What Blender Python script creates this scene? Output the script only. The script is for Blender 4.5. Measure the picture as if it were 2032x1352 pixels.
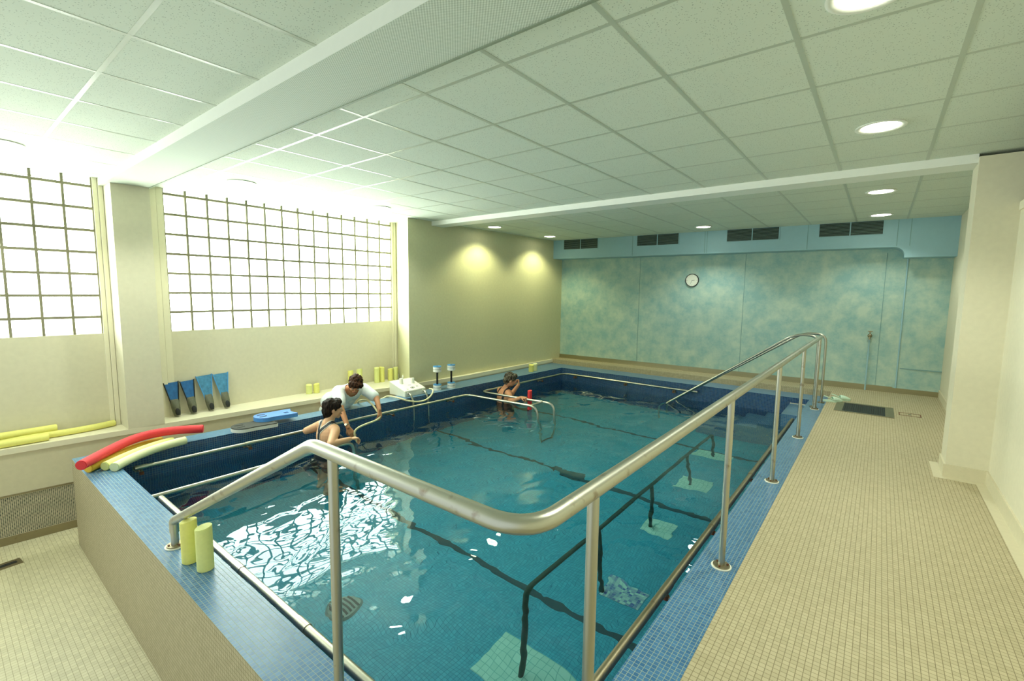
import bpy, bmesh, math, random
from mathutils import Vector, Matrix, noise
random.seed(7)
S = bpy.context.scene
for o in list(bpy.data.objects): bpy.data.objects.remove(o)
COL = S.collection
PI = math.pi
# ------------------------------------------------------------ camera
CZ = 1.5194
yaw, pitch, roll = -0.6684, -0.1045, 0.0123
F = 922.1
fw = Vector((math.sin(yaw)*math.cos(pitch), math.cos(yaw)*math.cos(pitch), math.sin(pitch)))
r0 = Vector((math.cos(yaw), -math.sin(yaw), 0)); u0 = r0.cross(fw)
cr, sr = math.cos(roll), math.sin(roll)
rt = r0*cr + u0*sr; up = u0*cr - r0*sr
cam = bpy.data.objects.new('camera', bpy.data.cameras.new('camera')); COL.objects.link(cam)
cam.matrix_world = Matrix(((rt.x, up.x, -fw.x, 0), (rt.y, up.y, -fw.y, 0), (rt.z, up.z, -fw.z, CZ), (0, 0, 0, 1)))
cam.data.sensor_width = 36; cam.data.sensor_fit = 'HORIZONTAL'; cam.data.lens = F/2032*36
cam.data.clip_start = 0.02
S.camera = cam
# ------------------------------------------------------------ world, light, exposure
W = bpy.data.worlds.new('world'); S.world = W; W.use_nodes = True
W.node_tree.nodes['Background'].inputs[0].default_value = (0.88, 1.0, 0.97, 1)
W.node_tree.nodes['Background'].inputs[1].default_value = 0.9
def area(name, loc, rot, sx, sy, power, color):
    l = bpy.data.lights.new(name, 'AREA'); l.shape = 'RECTANGLE'; l.size = sx; l.size_y = sy
    l.energy = power; l.color = color
    o = bpy.data.objects.new(name, l); o.location = loc; o.rotation_euler = rot; COL.objects.link(o)
    o.visible_camera = True
    return o
area('daylight_main_window', (-7.0, 3.85, 1.82), (0, -PI/2, 0), 1.66, 4.9, 460, (0.96, 1.0, 0.97))
area('daylight_near_window', (-7.0, -0.1, 1.82), (0, -PI/2, 0), 1.66, 2.9, 280, (0.96, 1.0, 0.97))
S.view_settings.view_transform = 'Standard'; S.view_settings.look = 'None'
S.view_settings.exposure = 0.14; S.view_settings.gamma = 1; S.view_settings.use_curve_mapping = False
# ------------------------------------------------------------ materials
def srgb(r, g, b):
    f = lambda c: (c/255/12.92) if c/255 <= .04045 else ((c/255+.055)/1.055)**2.4
    return (f(r), f(g), f(b), 1)
class NT:
    def __init__(s, name):
        s.m = bpy.data.materials.new(name); s.m.use_nodes = True; s.t = s.m.node_tree
        s.b = s.t.nodes['Principled BSDF']; s.out = s.t.nodes['Material Output']
    def n(s, typ, **k):
        x = s.t.nodes.new(typ)
        for a, v in k.items():
            if a[0] == 'i' and a[1:].isdigit(): s.set(x.inputs[int(a[1:])], v)
            else: setattr(x, a, v)
        return x
    def set(s, inp, v):
        if isinstance(v, bpy.types.NodeSocket): s.t.links.new(v, inp)
        else: inp.default_value = v
    def math(s, op, a, b=0.0, c=0.0):
        x = s.n('ShaderNodeMath', operation=op, i0=a, i1=b)
        if op in ('MULTIPLY_ADD', 'SMOOTH_MIN', 'WRAP'): s.set(x.inputs[2], c)
        return x.outputs[0]
    def mix(s, f, a, b):
        x = s.n('ShaderNodeMix', data_type='RGBA'); s.set(x.inputs[0], f); s.set(x.inputs[6], a); s.set(x.inputs[7], b)
        return x.outputs[2]
def plain(name, col, rough=.5, metal=0., noise_amt=.06, scale=30., spec=.5, bump=0., emit=None):
    k = NT(name)
    tc = k.n('ShaderNodeTexCoord'); nz = k.n('ShaderNodeTexNoise'); nz.inputs['Scale'].default_value = scale
    nz.inputs['Detail'].default_value = 4; k.t.links.new(tc.outputs['Object'], nz.inputs['Vector'])
    d = [c*(1-noise_amt*2.2) for c in col[:3]]+[1]; l = [min(1, c*(1+noise_amt*2.2)) for c in col[:3]]+[1]
    k.set(k.b.inputs['Base Color'], k.mix(nz.outputs[0], d, l))
    k.b.inputs['Roughness'].default_value = rough; k.b.inputs['Metallic'].default_value = metal
    k.b.inputs['Specular IOR Level'].default_value = spec
    if bump:
        bp = k.n('ShaderNodeBump'); bp.inputs['Strength'].default_value = bump; bp.inputs['Distance'].default_value = .002
        k.t.links.new(nz.outputs[0], bp.inputs['Height']); k.t.links.new(bp.outputs[0], k.b.inputs['Normal'])
    if emit:
        k.b.inputs['Emission Color'].default_value = emit[0]; k.b.inputs['Emission Strength'].default_value = emit[1]
    return k.m
def tile(name, c1, c2, grout, px, py, pz, w=.10, rough=.3, ox=0., oy=0., oz=0., big=.1, spec=.5, var=1.0):
    """square mosaic whose joints follow world axes on whichever way the face looks"""
    k = NT(name)
    g = k.n('ShaderNodeNewGeometry')
    sp = k.n('ShaderNodeSeparateXYZ', i0=g.outputs['Position']); sn = k.n('ShaderNodeSeparateXYZ', i0=g.outputs['True Normal'])
    masks = []; cells = []
    for i, (p, o) in enumerate(((px, ox), (py, oy), (pz, oz))):
        v = k.math('DIVIDE', k.math('SUBTRACT', sp.outputs[i], o+.5*p*w), p)
        fr = k.math('FRACT', v); fl = k.math('FLOOR', v)
        ln = k.math('GREATER_THAN', fr, 1-w)
        a = k.math('LESS_THAN', k.math('ABSOLUTE', sn.outputs[i]), .6)
        masks.append(k.math('MULTIPLY', ln, a)); cells.append(k.math('MULTIPLY', fl, a))
    m = k.math('MAXIMUM', k.math('MAXIMUM', masks[0], masks[1]), masks[2])
    cv = k.n('ShaderNodeCombineXYZ', i0=cells[0], i1=cells[1], i2=cells[2])
    wn = k.n('ShaderNodeTexWhiteNoise', noise_dimensions='3D', i0=cv.outputs[0])
    nz = k.n('ShaderNodeTexNoise'); nz.inputs['Scale'].default_value = 1.3; nz.inputs['Detail'].default_value = 3
    k.t.links.new(g.outputs['Position'], nz.inputs['Vector'])
    base = k.mix(k.math('MULTIPLY', wn.outputs[0], var), c1, c2)
    dk = k.mix(k.math('MULTIPLY', nz.outputs[0], big*2), base, [c*.72 for c in c1[:3]]+[1])
    k.set(k.b.inputs['Base Color'], k.mix(m, dk, grout))
    k.set(k.b.inputs['Roughness'], k.math('MULTIPLY_ADD', m, .4, rough))
    k.b.inputs['Specular IOR Level'].default_value = spec
    bp = k.n('ShaderNodeBump', invert=True); bp.inputs['Strength'].default_value = .35; bp.inputs['Distance'].default_value = .001
    k.t.links.new(m, bp.inputs['Height']); k.t.links.new(bp.outputs[0], k.b.inputs['Normal'])
    return k.m
M = {}
M['beige_wall'] = plain('beige_wall', srgb(214, 208, 182), .75, noise_amt=.03, scale=24, bump=.2)
M['beige_far'] = plain('beige_vinyl', srgb(204, 202, 164), .6, noise_amt=.035, scale=28, bump=.2)
M['cream'] = plain('cream_paint', srgb(228, 222, 196), .45, noise_amt=.015)
M['beige_low'] = plain('beige_lower_panel', srgb(206, 198, 168), .6, noise_amt=.03, scale=24)
def blue_mottle():
    k = NT('mottled_blue_vinyl')
    tc = k.n('ShaderNodeTexCoord')
    a = k.n('ShaderNodeTexNoise'); a.inputs['Scale'].default_value = 4.2; a.inputs['Detail'].default_value = 8; a.inputs['Roughness'].default_value = .7
    b = k.n('ShaderNodeTexNoise'); b.inputs['Scale'].default_value = 60; b.inputs['Detail'].default_value = 3
    for q in (a, b): k.t.links.new(tc.outputs['Object'], q.inputs['Vector'])
    cr_ = k.n('ShaderNodeValToRGB', i0=a.outputs[0])
    e = cr_.color_ramp.elements; e[0].position = .36; e[0].color = srgb(140, 180, 178); e[1].position = .64; e[1].color = srgb(190, 208, 190)
    k.set(k.b.inputs['Base Color'], k.mix(k.math('MULTIPLY', b.outputs[0], .25), cr_.outputs[0], srgb(136, 172, 170)))
    k.b.inputs['Roughness'].default_value = .55
    return k.m
M['mottle'] = blue_mottle()
M['blue_plain'] = plain('pale_blue_paint', srgb(150, 188, 198), .5, noise_amt=.02, scale=12)
M['seam'] = plain('grey_blue_seam', srgb(124, 160, 160), .6)
M['seam_grey'] = plain('grey_green_edge', srgb(140, 152, 132), .6)
M['louvre'] = plain('grey_green_louvre', srgb(112, 134, 126), .5)
def ceil_mat():
    k = NT('ceiling_tile')
    g = k.n('ShaderNodeNewGeometry')
    v = k.n('ShaderNodeTexVoronoi'); v.inputs['Scale'].default_value = 85
    n2 = k.n('ShaderNodeTexNoise'); n2.inputs['Scale'].default_value = 14
    for q in (v, n2): k.t.links.new(g.outputs['Position'], q.inputs['Vector'])
    dots = k.math('LESS_THAN', v.outputs['Distance'], .21)
    sel = k.math('MULTIPLY', dots, k.math('GREATER_THAN', n2.outputs[0], .40))
    k.set(k.b.inputs['Base Color'], k.mix(k.math('MULTIPLY', sel, .6), srgb(214, 222, 208), srgb(110, 125, 110)))
    k.b.inputs['Roughness'].default_value = .9
    return k.m
M['ceiling'] = ceil_mat()
M['tee'] = plain('white_ceiling_tee', srgb(184, 192, 176), .35, noise_amt=.01)
M['white'] = plain('white_paint', srgb(236, 238, 230), .45, noise_amt=.01)
def weave():
    k = NT('beam_woven_cover')
    g = k.n('ShaderNodeNewGeometry'); sp = k.n('ShaderNodeSeparateXYZ', i0=g.outputs['Position'])
    a = k.math('SINE', k.math('MULTIPLY', sp.outputs[0], 420.)); b = k.math('SINE', k.math('MULTIPLY', sp.outputs[1], 420.))
    m = k.math('MULTIPLY', k.math('ADD', k.math('MULTIPLY', a, b), 1.), .5)
    k.set(k.b.inputs['Base Color'], k.mix(m, srgb(168, 180, 164), srgb(234, 240, 230)))
    k.b.inputs['Roughness'].default_value = .8
    return k.m
M['weave'] = weave()
BEI1, BEI2 = srgb(196, 198, 166), srgb(208, 210, 180)
M['deck_tile'] = tile('beige_deck_mosaic', BEI1, BEI2, srgb(116, 118, 92), .025, .025, .025, w=.06, rough=.42, ox=-.511, big=.12)
M['beige_mosaic'] = tile('beige_wall_mosaic', srgb(176, 164, 130), srgb(190, 178, 144), srgb(128, 118, 90), .025, .025, .025, w=.10, rough=.5, ox=-.511)
M['low_tile'] = tile('beige_low_floor_mosaic', srgb(188, 180, 148), srgb(204, 196, 162), srgb(136, 128, 100), .03, .03, .03, w=.06, rough=.5)
BLU1, BLU2 = srgb(58, 108, 152), srgb(78, 128, 170)
M['coping'] = tile('blue_coping_mosaic', BLU1, BLU2, srgb(150, 166, 148), .0222, .0222, .0222, w=.10, rough=.30, ox=-.511, oy=.757, oz=-.095, big=.08)
M['basin'] = tile('dark_blue_basin_mosaic', srgb(22, 62, 112), srgb(34, 82, 138), srgb(120, 146, 150), .0222, .0222, .0222, w=.10, rough=.25, ox=-.765, oy=.995, oz=-.095, big=.06)
M['pool_floor'] = tile('turquoise_pool_floor_mosaic', srgb(36, 150, 176), srgb(50, 168, 192), srgb(28, 118, 142), .025, .025, .025, w=.09, rough=.5, big=.12)
M['pale_patch'] = tile('pale_patch_mosaic', srgb(150, 215, 200), srgb(165, 225, 210), srgb(110, 185, 175), .05, .05, .05, w=.08, rough=.5)
M['mixed_patch'] = tile('mixed_patch_mosaic', srgb(165, 220, 205), srgb(30, 70, 160), srgb(120, 190, 180), .025, .025, .025, w=.08, rough=.5)
M['dark_joint'] = plain('dark_floor_joint', srgb(12, 66, 76), .6)
def steel(name, col, rough, rust=0.0):
    k = NT(name); tc = k.n('ShaderNodeTexCoord')
    nz = k.n('ShaderNodeTexNoise'); nz.inputs['Scale'].default_value = 14; nz.inputs['Detail'].default_value = 6
    k.t.links.new(tc.outputs['Object'], nz.inputs['Vector'])
    st = k.math('MULTIPLY', k.math('MAXIMUM', k.math('SUBTRACT', nz.outputs[0], .62), 0.), 6*rust)
    k.set(k.b.inputs['Base Color'], k.mix(st, col, srgb(110, 70, 40)))
    k.b.inputs['Metallic'].default_value = 1.0
    k.set(k.b.inputs['Roughness'], k.math('MULTIPLY_ADD', nz.outputs[0], .16, rough-.08))
    return k.m
M['steel'] = steel('brushed_stainless_steel', srgb(192, 190, 176), .38, .8)
M['steel_bright'] = steel('polished_stainless_steel', srgb(186, 184, 170), .34, .2)
M['steel_dull'] = steel('dull_stainless_steel', srgb(158, 148, 122), .42, .6)
M['steel_clean'] = plain('brushed_steel_skirting', srgb(176, 170, 142), .34, metal=1.0, noise_amt=.02, scale=4)
M['dark_pipe'] = plain('dark_submerged_steel', srgb(26, 62, 54), .5)
M['ring'] = plain('white_sealant', srgb(238, 236, 220), .5)
M['rust'] = plain('rusty_bolt', srgb(110, 66, 40), .7, noise_amt=.2)
M['noodle_y'] = plain('yellow_foam', srgb(230, 226, 128), .7, noise_amt=.03, scale=60, bump=.3)
M['noodle_p'] = plain('pale_yellow_foam', srgb(224, 228, 146), .7, noise_amt=.03, scale=60, bump=.3)
M['noodle_l'] = plain('cream_foam', srgb(228, 232, 184), .7, noise_amt=.03, scale=60, bump=.3)
M['noodle_o'] = plain('amber_foam', srgb(226, 190, 60), .7, noise_amt=.03, scale=60, bump=.3)
M['noodle_r'] = plain('red_foam', srgb(222, 52, 58), .65, noise_amt=.04, scale=60, bump=.3)
M['fin_blue'] = plain('worn_blue_rubber', srgb(36, 100, 160), .5, noise_amt=.22, scale=26)
M['fin_blue2'] = plain('scuffed_blue_rubber', srgb(70, 134, 172), .5, noise_amt=.28, scale=26)
M['fin_grey'] = plain('grey_rubber', srgb(92, 94, 74), .6, noise_amt=.2, scale=40)
M['black'] = plain('black_rubber', srgb(20, 24, 24), .6)
M['board_blue'] = plain('blue_foam_board', srgb(92, 140, 214), .6, noise_amt=.03)
M['board_blue_side'] = plain('light_blue_foam', srgb(80, 150, 226), .6, noise_amt=.03)
M['board_grey'] = plain('grey_foam_board', srgb(72, 74, 70), .95, noise_amt=.04)
M['foam_white'] = plain('white_foam', srgb(232, 234, 226), .7, noise_amt=.02)
M['disc_blue'] = plain('sky_blue_foam', srgb(76, 150, 208), .6)
M['machine'] = plain('white_enamel', srgb(236, 236, 222), .3, noise_amt=.01)
M['ink'] = plain('dark_print', srgb(50, 54, 50), .6)
M['hose'] = plain('cream_hose', srgb(226, 220, 176), .45, noise_amt=.02)
M['skin'] = plain('skin', srgb(222, 172, 132), .5, noise_amt=.05, scale=12)
M['skin_tan'] = plain('tanned_skin', srgb(196, 138, 98), .5, noise_amt=.05, scale=12)
M['skin_face'] = plain('ruddy_skin', srgb(206, 146, 110), .5, noise_amt=.05, scale=12)
M['cloth_white'] = plain('white_cotton', srgb(224, 232, 230), .8, noise_amt=.03, scale=16, bump=.2)
M['trouser'] = plain('white_trouser_cotton', srgb(210, 216, 212), .8)
M['suit'] = plain('black_swimsuit', srgb(30, 34, 42), .6)
M['piping'] = plain('white_piping', srgb(232, 230, 214), .6)
M['lips'] = plain('lip', srgb(170, 90, 80), .5); M['eye'] = plain('eye_white', srgb(230, 226, 216), .3)
def hair_mat(name, a, b):
    k = NT(name); tc = k.n('ShaderNodeTexCoord')
    mp = k.n('ShaderNodeMapping', i0=tc.outputs['Object']); mp.inputs['Scale'].default_value = (60, 60, 14)
    nz = k.n('ShaderNodeTexNoise', i0=mp.outputs[0]); nz.inputs['Scale'].default_value = 1.5; nz.inputs['Detail'].default_value = 5
    cr_ = k.n('ShaderNodeValToRGB', i0=nz.outputs[0]); e = cr_.color_ramp.elements
    e[0].position = .4; e[0].color = a; e[1].position = .66; e[1].color = b
    k.set(k.b.inputs['Base Color'], cr_.outputs[0]); k.b.inputs['Roughness'].default_value = .65; k.b.inputs['Specular IOR Level'].default_value = .2
    bp = k.n('ShaderNodeBump'); bp.inputs['Strength'].default_value = .7; bp.inputs['Distance'].default_value = .006
    k.t.links.new(nz.outputs[0], bp.inputs['Height']); k.t.links.new(bp.outputs[0], k.b.inputs['Normal'])
    return k.m
M['hair_dark'] = hair_mat('dark_hair', srgb(14, 10, 8), srgb(52, 38, 28))
M['hair_brown'] = hair_mat('brown_hair', srgb(22, 11, 5), srgb(92, 54, 28))
M['hair_grey'] = hair_mat('greying_hair', srgb(30, 26, 20), srgb(140, 132, 112))
M['lamp'] = plain('lamp_glow', (1, 1, .85, 1), .5, emit=((1, 1, .80, 1), 14.))
M['clock_face'] = plain('clock_face', srgb(226, 228, 214), .25, noise_amt=.01)
M['vent_dark'] = plain('shade_and_grate_bars', srgb(40, 54, 50), .8)  # near-black for painted shade behind louvres and mesh, and for grate bars
M['mortar'] = plain('glass_block_mortar', srgb(132, 128, 104), .8, noise_amt=.2, scale=5)
M['shoe'] = plain('pale_green_plastic', srgb(196, 222, 200), .5)
def glass_block():
    k = NT('glass_block')
    tc = k.n('ShaderNodeTexCoord'); nz = k.n('ShaderNodeTexNoise', i0=tc.outputs['Object'])
    nz.inputs['Scale'].default_value = 9; nz.inputs['Detail'].default_value = 2; nz.inputs['Distortion'].default_value = 2.5
    bp = k.n('ShaderNodeBump'); bp.inputs['Strength'].default_value = .5; bp.inputs['Distance'].default_value = .01
    k.t.links.new(nz.outputs[0], bp.inputs['Height'])
    tr = k.n('ShaderNodeBsdfTransparent'); tr.inputs[0].default_value = (.94, .97, .93, 1)
    gl = k.n('ShaderNodeBsdfGlossy'); gl.inputs['Roughness'].default_value = .08; k.t.links.new(bp.outputs[0], gl.inputs['Normal'])
    mx = k.n('ShaderNodeMixShader'); mx.inputs[0].default_value = .07
    k.t.links.new(tr.outputs[0], mx.inputs[1]); k.t.links.new(gl.outputs[0], mx.inputs[2]); k.t.links.new(mx.outputs[0], k.out.inputs[0])
    return k.m
M['glass'] = glass_block()
def water_mat():
    k = NT('pool_water')
    g = k.n('ShaderNodeNewGeometry')
    def nz(sc, det, dist, scale3=(1, 1, 1)):
        mp = k.n('ShaderNodeMapping', i0=g.outputs['Position']); mp.inputs['Scale'].default_value = scale3
        x = k.n('ShaderNodeTexNoise', i0=mp.outputs[0]); x.inputs['Scale'].default_value = sc
        x.inputs['Detail'].default_value = det; x.inputs['Distortion'].default_value = dist; return x.outputs[0]
    h = k.math('ADD', k.math('MULTIPLY', nz(1.7, .4, .5), 1.0), k.math('MULTIPLY', nz(4.8, .4, 1.0, (1, .7, 1)), .17))
    h = k.math('ADD', h, k.math('MULTIPLY', nz(12., 0.0, .5), .008))
    bp = k.n('ShaderNodeBump'); bp.inputs['Strength'].default_value = 1.0; bp.inputs['Distance'].default_value = .037
    k.t.links.new(h, bp.inputs['Height'])
    rf = k.n('ShaderNodeBsdfGlass'); rf.inputs['IOR'].default_value = 1.33; rf.inputs['Roughness'].default_value = 0.0
    rf.inputs['Color'].default_value = (.88, .985, 1.0, 1); k.t.links.new(bp.outputs[0], rf.inputs['Normal'])
    k.t.links.new(rf.outputs[0], k.out.inputs[0])
    return k.m
M['water'] = water_mat()
# ------------------------------------------------------------ object helpers
def link(o, parent=None):
    COL.objects.link(o)
    if parent: o.parent = parent; o.matrix_parent_inverse = parent.matrix_world.inverted()
    return o
def obj(name, bm, mats, parent=None, smooth=None):
    me = bpy.data.meshes.new(name); bmesh.ops.recalc_face_normals(bm, faces=bm.faces); bm.to_mesh(me); bm.free()
    if not isinstance(mats, (list, tuple)): mats = [mats]
    for m in mats: me.materials.append(M[m] if isinstance(m, str) else m)
    if smooth is not None:
        for p in me.polygons: p.use_smooth = True
        me.set_sharp_from_angle(angle=math.radians(smooth))
    return link(bpy.data.objects.new(name, me), parent)
def tag(o, label=None, cat=None, group=None, kind=None):
    if label: o['label'] = label
    if cat: o['category'] = cat
    if group: o['group'] = group
    if kind: o['kind'] = kind
    return o
def struct(name, bm, mats, parent=None, label=None, **k):
    o = obj(name, bm, mats, parent, **k)
    if not parent: o['kind'] = 'structure'
    return o
def thing(name, label, cat, loc=(0, 0, 0), rz=0., group=None):
    o = bpy.data.objects.new(name, None); o.empty_display_size = .1; COL.objects.link(o)
    o.location = loc; o.rotation_euler = (0, 0, rz); tag(o, label, cat, group)
    o.matrix_basis = Matrix.Translation(loc) @ Matrix.Rotation(rz, 4, 'Z')
    return o
def lobj(name, bm, mats, parent, smooth=None):
    """part given in its thing's local space"""
    o = obj(name, bm, mats, None, smooth); o.parent = parent; return o
def copy_tree(o, parent=None):
    c = o.copy(); COL.objects.link(c); c.parent = parent
    for ch in list(o.children): copy_tree(ch, c)
    return c
def box(bm, lo, hi, mi=0, bev=0.):
    lo, hi = [min(a, b) for a, b in zip(lo, hi)], [max(a, b) for a, b in zip(lo, hi)]
    r = bmesh.ops.create_cube(bm, size=1)
    vs = r['verts']
    for v in vs: v.co = Vector([(lo[i]+hi[i])/2+v.co[i]*(hi[i]-lo[i]) for i in range(3)])
    fs = list({f for v in vs for f in v.link_faces})
    for f in fs: f.material_index = mi
    if bev:
        es = list({e for v in vs for e in v.link_edges})
        bmesh.ops.bevel(bm, geom=es, offset=bev, segments=2, affect='EDGES', profile=.6)
    return fs
def prism(bm, pts, z0, z1, mi=0):
    """vertical prism over a plan outline"""
    a = [bm.verts.new((p[0], p[1], z0)) for p in pts]; b = [bm.verts.new((p[0], p[1], z1)) for p in pts]
    n = len(pts); fs = [bm.faces.new(a), bm.faces.new(list(reversed(b)))]
    for i in range(n): fs.append(bm.faces.new((a[i], a[(i+1) % n], b[(i+1) % n], b[i])))
    for f in fs: f.material_index = mi
    return fs
def cyl(bm, p, q, r, r2=None, seg=20, mi=0, cap=True):
    p, q = Vector(p), Vector(q); d = q-p; r2 = r if r2 is None else r2
    m = Matrix.Translation((p+q)/2) @ d.to_track_quat('Z', 'Y').to_matrix().to_4x4()
    x = bmesh.ops.create_cone(bm, cap_ends=cap, segments=seg, radius1=r, radius2=r2, depth=d.length, matrix=m)
    for f in {f for v in x['verts'] for f in v.link_faces}: f.material_index = mi
    return x['verts']
def sph(bm, c, r, mi=0, seg=16, scale=(1, 1, 1), rot=None):
    m = Matrix.Translation(c) @ (rot.to_4x4() if rot else Matrix.Identity(4)) @ Matrix.Diagonal((*scale, 1))
    x = bmesh.ops.create_uvsphere(bm, u_segments=seg, v_segments=max(8, seg//2), radius=r, matrix=m)
    for f in {f for v in x['verts'] for f in v.link_faces}: f.material_index = mi
def fillet(pts, rad, n=7):
    pts = [Vector(p) for p in pts]; out = [pts[0]]
    for i in range(1, len(pts)-1):
        a, b, c = pts[i-1], pts[i], pts[i+1]
        u, v = (a-b), (c-b); r = min(rad, u.length*.48, v.length*.48)
        s, e = b+u.normalized()*r, b+v.normalized()*r
        for k in range(n+1):
            t = k/n; out.append(s*(1-t)**2+b*2*t*(1-t)+e*t*t)
    out.append(pts[-1]); return out
def tube(bm, pts, r, seg=16, mi=0, rad=0., cap=True, smoothn=0):
    pts = fillet(pts, rad) if rad else [Vector(p) for p in pts]
    if smoothn:
        for _ in range(smoothn):
            q = [pts[0]]
            for a, b in zip(pts[:-1], pts[1:]): q += [a*.75+b*.25, a*.25+b*.75]
            q.append(pts[-1]); pts = q
    rings = []; ref = None
    for i, p in enumerate(pts):
        t = (pts[min(i+1, len(pts)-1)]-pts[max(i-1, 0)]).normalized()
        if ref is None: ref = t.orthogonal().normalized()
        ref = (ref-t*ref.dot(t)).normalized(); bi = t.cross(ref)
        rr = r(i/(len(pts)-1)) if callable(r) else r
        rings.append([bm.verts.new(p+(ref*math.cos(2*PI*k/seg)+bi*math.sin(2*PI*k/seg))*rr) for k in range(seg)])
    for a, b in zip(rings[:-1], rings[1:]):
        for k in range(seg):
            f = bm.faces.new((a[k], a[(k+1) % seg], b[(k+1) % seg], b[k])); f.material_index = mi
    if cap:
        f = bm.faces.new(list(reversed(rings[0]))); f.material_index = mi
        f = bm.faces.new(rings[-1]); f.material_index = mi
B = bmesh.new
# ------------------------------------------------------------ setting: dimensions
CEIL = 2.664; COP = -.095; LOW = -.948; WAT = -.375; PF = -1.45; LEDGE = -.015
XI, XR, YN, YF = -5.45, -.765, .995, 8.44            # inner edges of the basin
XLO, YNO, XB = -5.76, .757, -.511                     # outer edges
wl = lambda y: -6.40+.078*y                           # slanting face below the ledge
xi = lambda y: -5.63+.0459*(y-1.031)                  # inner left edge, slightly out of square
WX = -6.614                                           # glass plane
back = lambda x: 9.461+.0416*x                        # rear wall plane
far = lambda y: -6.08+.0265*y                          # left wall beyond the windows
# floors
YR = 8.88                                            # foot of the tiled riser behind the far coping
bm = B(); fs = prism(bm, [(XB, -1.6), (3.0, -1.6), (3.0, 9.7), (-5.89, 9.7), (-5.89, YR), (XB, YR)], -1.6, 0.0)
for f in fs:
    if abs(f.normal.z) < .5: f.material_index = 1
struct('floor', bm, ['deck_tile', 'beige_mosaic'])
bm = B(); prism(bm, [(-7.2, -1.6), (XB-.001, -1.6), (XB-.001, YNO), (-7.2, YNO)], LOW-.1, LOW)
prism(bm, [(-7.2, YNO), (-5.70, YNO), (-5.70, 8.88), (-7.2, 8.88)], LOW-.1, LOW); struct('floor_lower', bm, 'low_tile')
# basin walls: beige outside, blue coping on top, dark blue inside
def basin(name, pts, inner_axis, inner_val):
    bm = B(); fs = prism(bm, pts, PF-.1, COP, 2)
    for f in fs:
        f.normal_update(); c = f.calc_center_median(); n = f.normal
        if abs(n.z) > .9: f.material_index = 0
        elif (inner_axis == 2 and n.x > .9) or (inner_axis < 2 and abs(c[inner_axis]-inner_val) < .02): f.material_index = 1
    return struct(name, bm, ['coping', 'basin', 'beige_mosaic'])
basin('wall_basin_near', [(-5.86, YNO), (XB-.001, YNO), (XB-.001, YN), (-5.86, YN)], 1, YN)
basin('wall_basin_left', [(-5.86, YN), (xi(YN), YN), (xi(YF), YF), (xi(YF), YR), (-5.83, YR), (-5.83, 6.0), (-5.74, 5.1), (-5.76, 3.4), (-5.84, 1.8)], 2, 0)
basin('wall_basin_far', [(xi(YF), YF), (XR, YF), (XR, YR), (xi(YF), YR)], 1, YF)
basin('wall_basin_right', [(XR, YN), (XB-.001, YN), (XB-.001, YR), (XR, YR)], 0, XR)
bm = B(); prism(bm, [(xi(YN)-.01, YN-.01), (XR+.01, YN-.01), (XR+.01, YF+.01), (xi(YF)-.01, YF+.01)], PF-.2, PF); struct('floor_pool', bm, 'pool_floor')
for i, y in enumerate((2.95, 4.95, 6.88)):
    bm = B(); box(bm, (xi(y), y-.03, PF-.01), (XR, y+.03, PF+.004)); o = struct('trim_pool_joint', bm, 'dark_joint')
# ceiling with tees
bm = B(); prism(bm, [(-7.2, -1.6), (3.0, -1.6), (3.0, 9.8), (-7.2, 9.8)], CEIL, CEIL+.12); struct('ceiling', bm, 'ceiling')
bm = B()
gx, gy = -3.3833, 1.912
for j in range(-6, 11):
    x = gx+.6*j; box(bm, (x-.012, -1.6, CEIL-.0014), (x+.012, 9.4, CEIL+.01))
for i in range(-6, 13):
    y = gy+.6178*i; box(bm, (-7.0, y-.0115, CEIL-.0012), (3.0, y+.0115, CEIL+.01))
struct('trim_ceiling_tees', bm, 'tee')
bm = B(); box(bm, (-6.6, 1.24, 2.585), (3.0, 1.60, CEIL), 0)
for f in bm.faces:
    if f.calc_center_median().z < 2.6: f.material_index = 1
struct('trim_ceiling_beam_near', bm, ['white', 'weave'])
bm = B(); box(bm, (-6.55, 1.598, 2.580), (3.0, 1.612, 2.60)); struct('trim_ceiling_beam_edge', bm, 'seam_grey')
bm = B(); box(bm, (-6.15, 5.33, 2.594), (.53, 5.60, CEIL)); struct('trim_ceiling_beam_far', bm, 'white')
# left wall below the ledge, ledge, panels
bm = B(); prism(bm, [(wl(-1.6), -1.6), (wl(4.2), 4.2), (-5.93, 5.1), (-5.83, 6.0), (-5.83, 9.25), (-7.0, 9.25), (-7.0, -1.6)], LOW, LEDGE-.055)
struct('wall_left_lower', bm, 'beige_low')
bm = B(); prism(bm, [(wl(-1.6)+.012, -1.6), (wl(4.2)+.012, 4.2), (-5.94, 4.96), (WX-.1, 4.96), (WX-.1, -1.6)], LEDGE-.055, LEDGE); struct('trim_ledge', bm, 'cream')
bm = B(); prism(bm, [(-6.1, 4.955), (-5.94, 4.955), (-5.815, 6.0), (-5.815, 9.23), (-6.1, 9.23)], -.07, -.006); struct('trim_rail_left', bm, 'cream')
SILL = 1.0
bm = B(); prism(bm, [(WX, 1.60), (WX, 5.15), (-6.9, 5.15), (-6.9, 1.60)], LEDGE, SILL); struct('wall_left_panel', bm, 'beige_wall')
bm = B(); prism(bm, [(WX, -1.6), (WX, 1.28), (-6.9, 1.28), (-6.9, -1.6)], LEDGE, SILL+.015); struct('wall_left_near_panel', bm, 'beige_wall')
bm = B(); prism(bm, [(-6.29, 1.28), (-6.26, 1.60), (-6.9, 1.60), (-6.9, 1.28)], LEDGE, CEIL-.08); struct('wall_left_pier', bm, 'beige_wall')
bm = B(); prism(bm, [(WX, 5.12), (far(4.845), 4.845), (far(9.25), 9.25), (-6.9, 9.3), (-6.9, 5.12)], -.02, CEIL, 0)
struct('wall_left', bm, 'beige_far')
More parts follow.
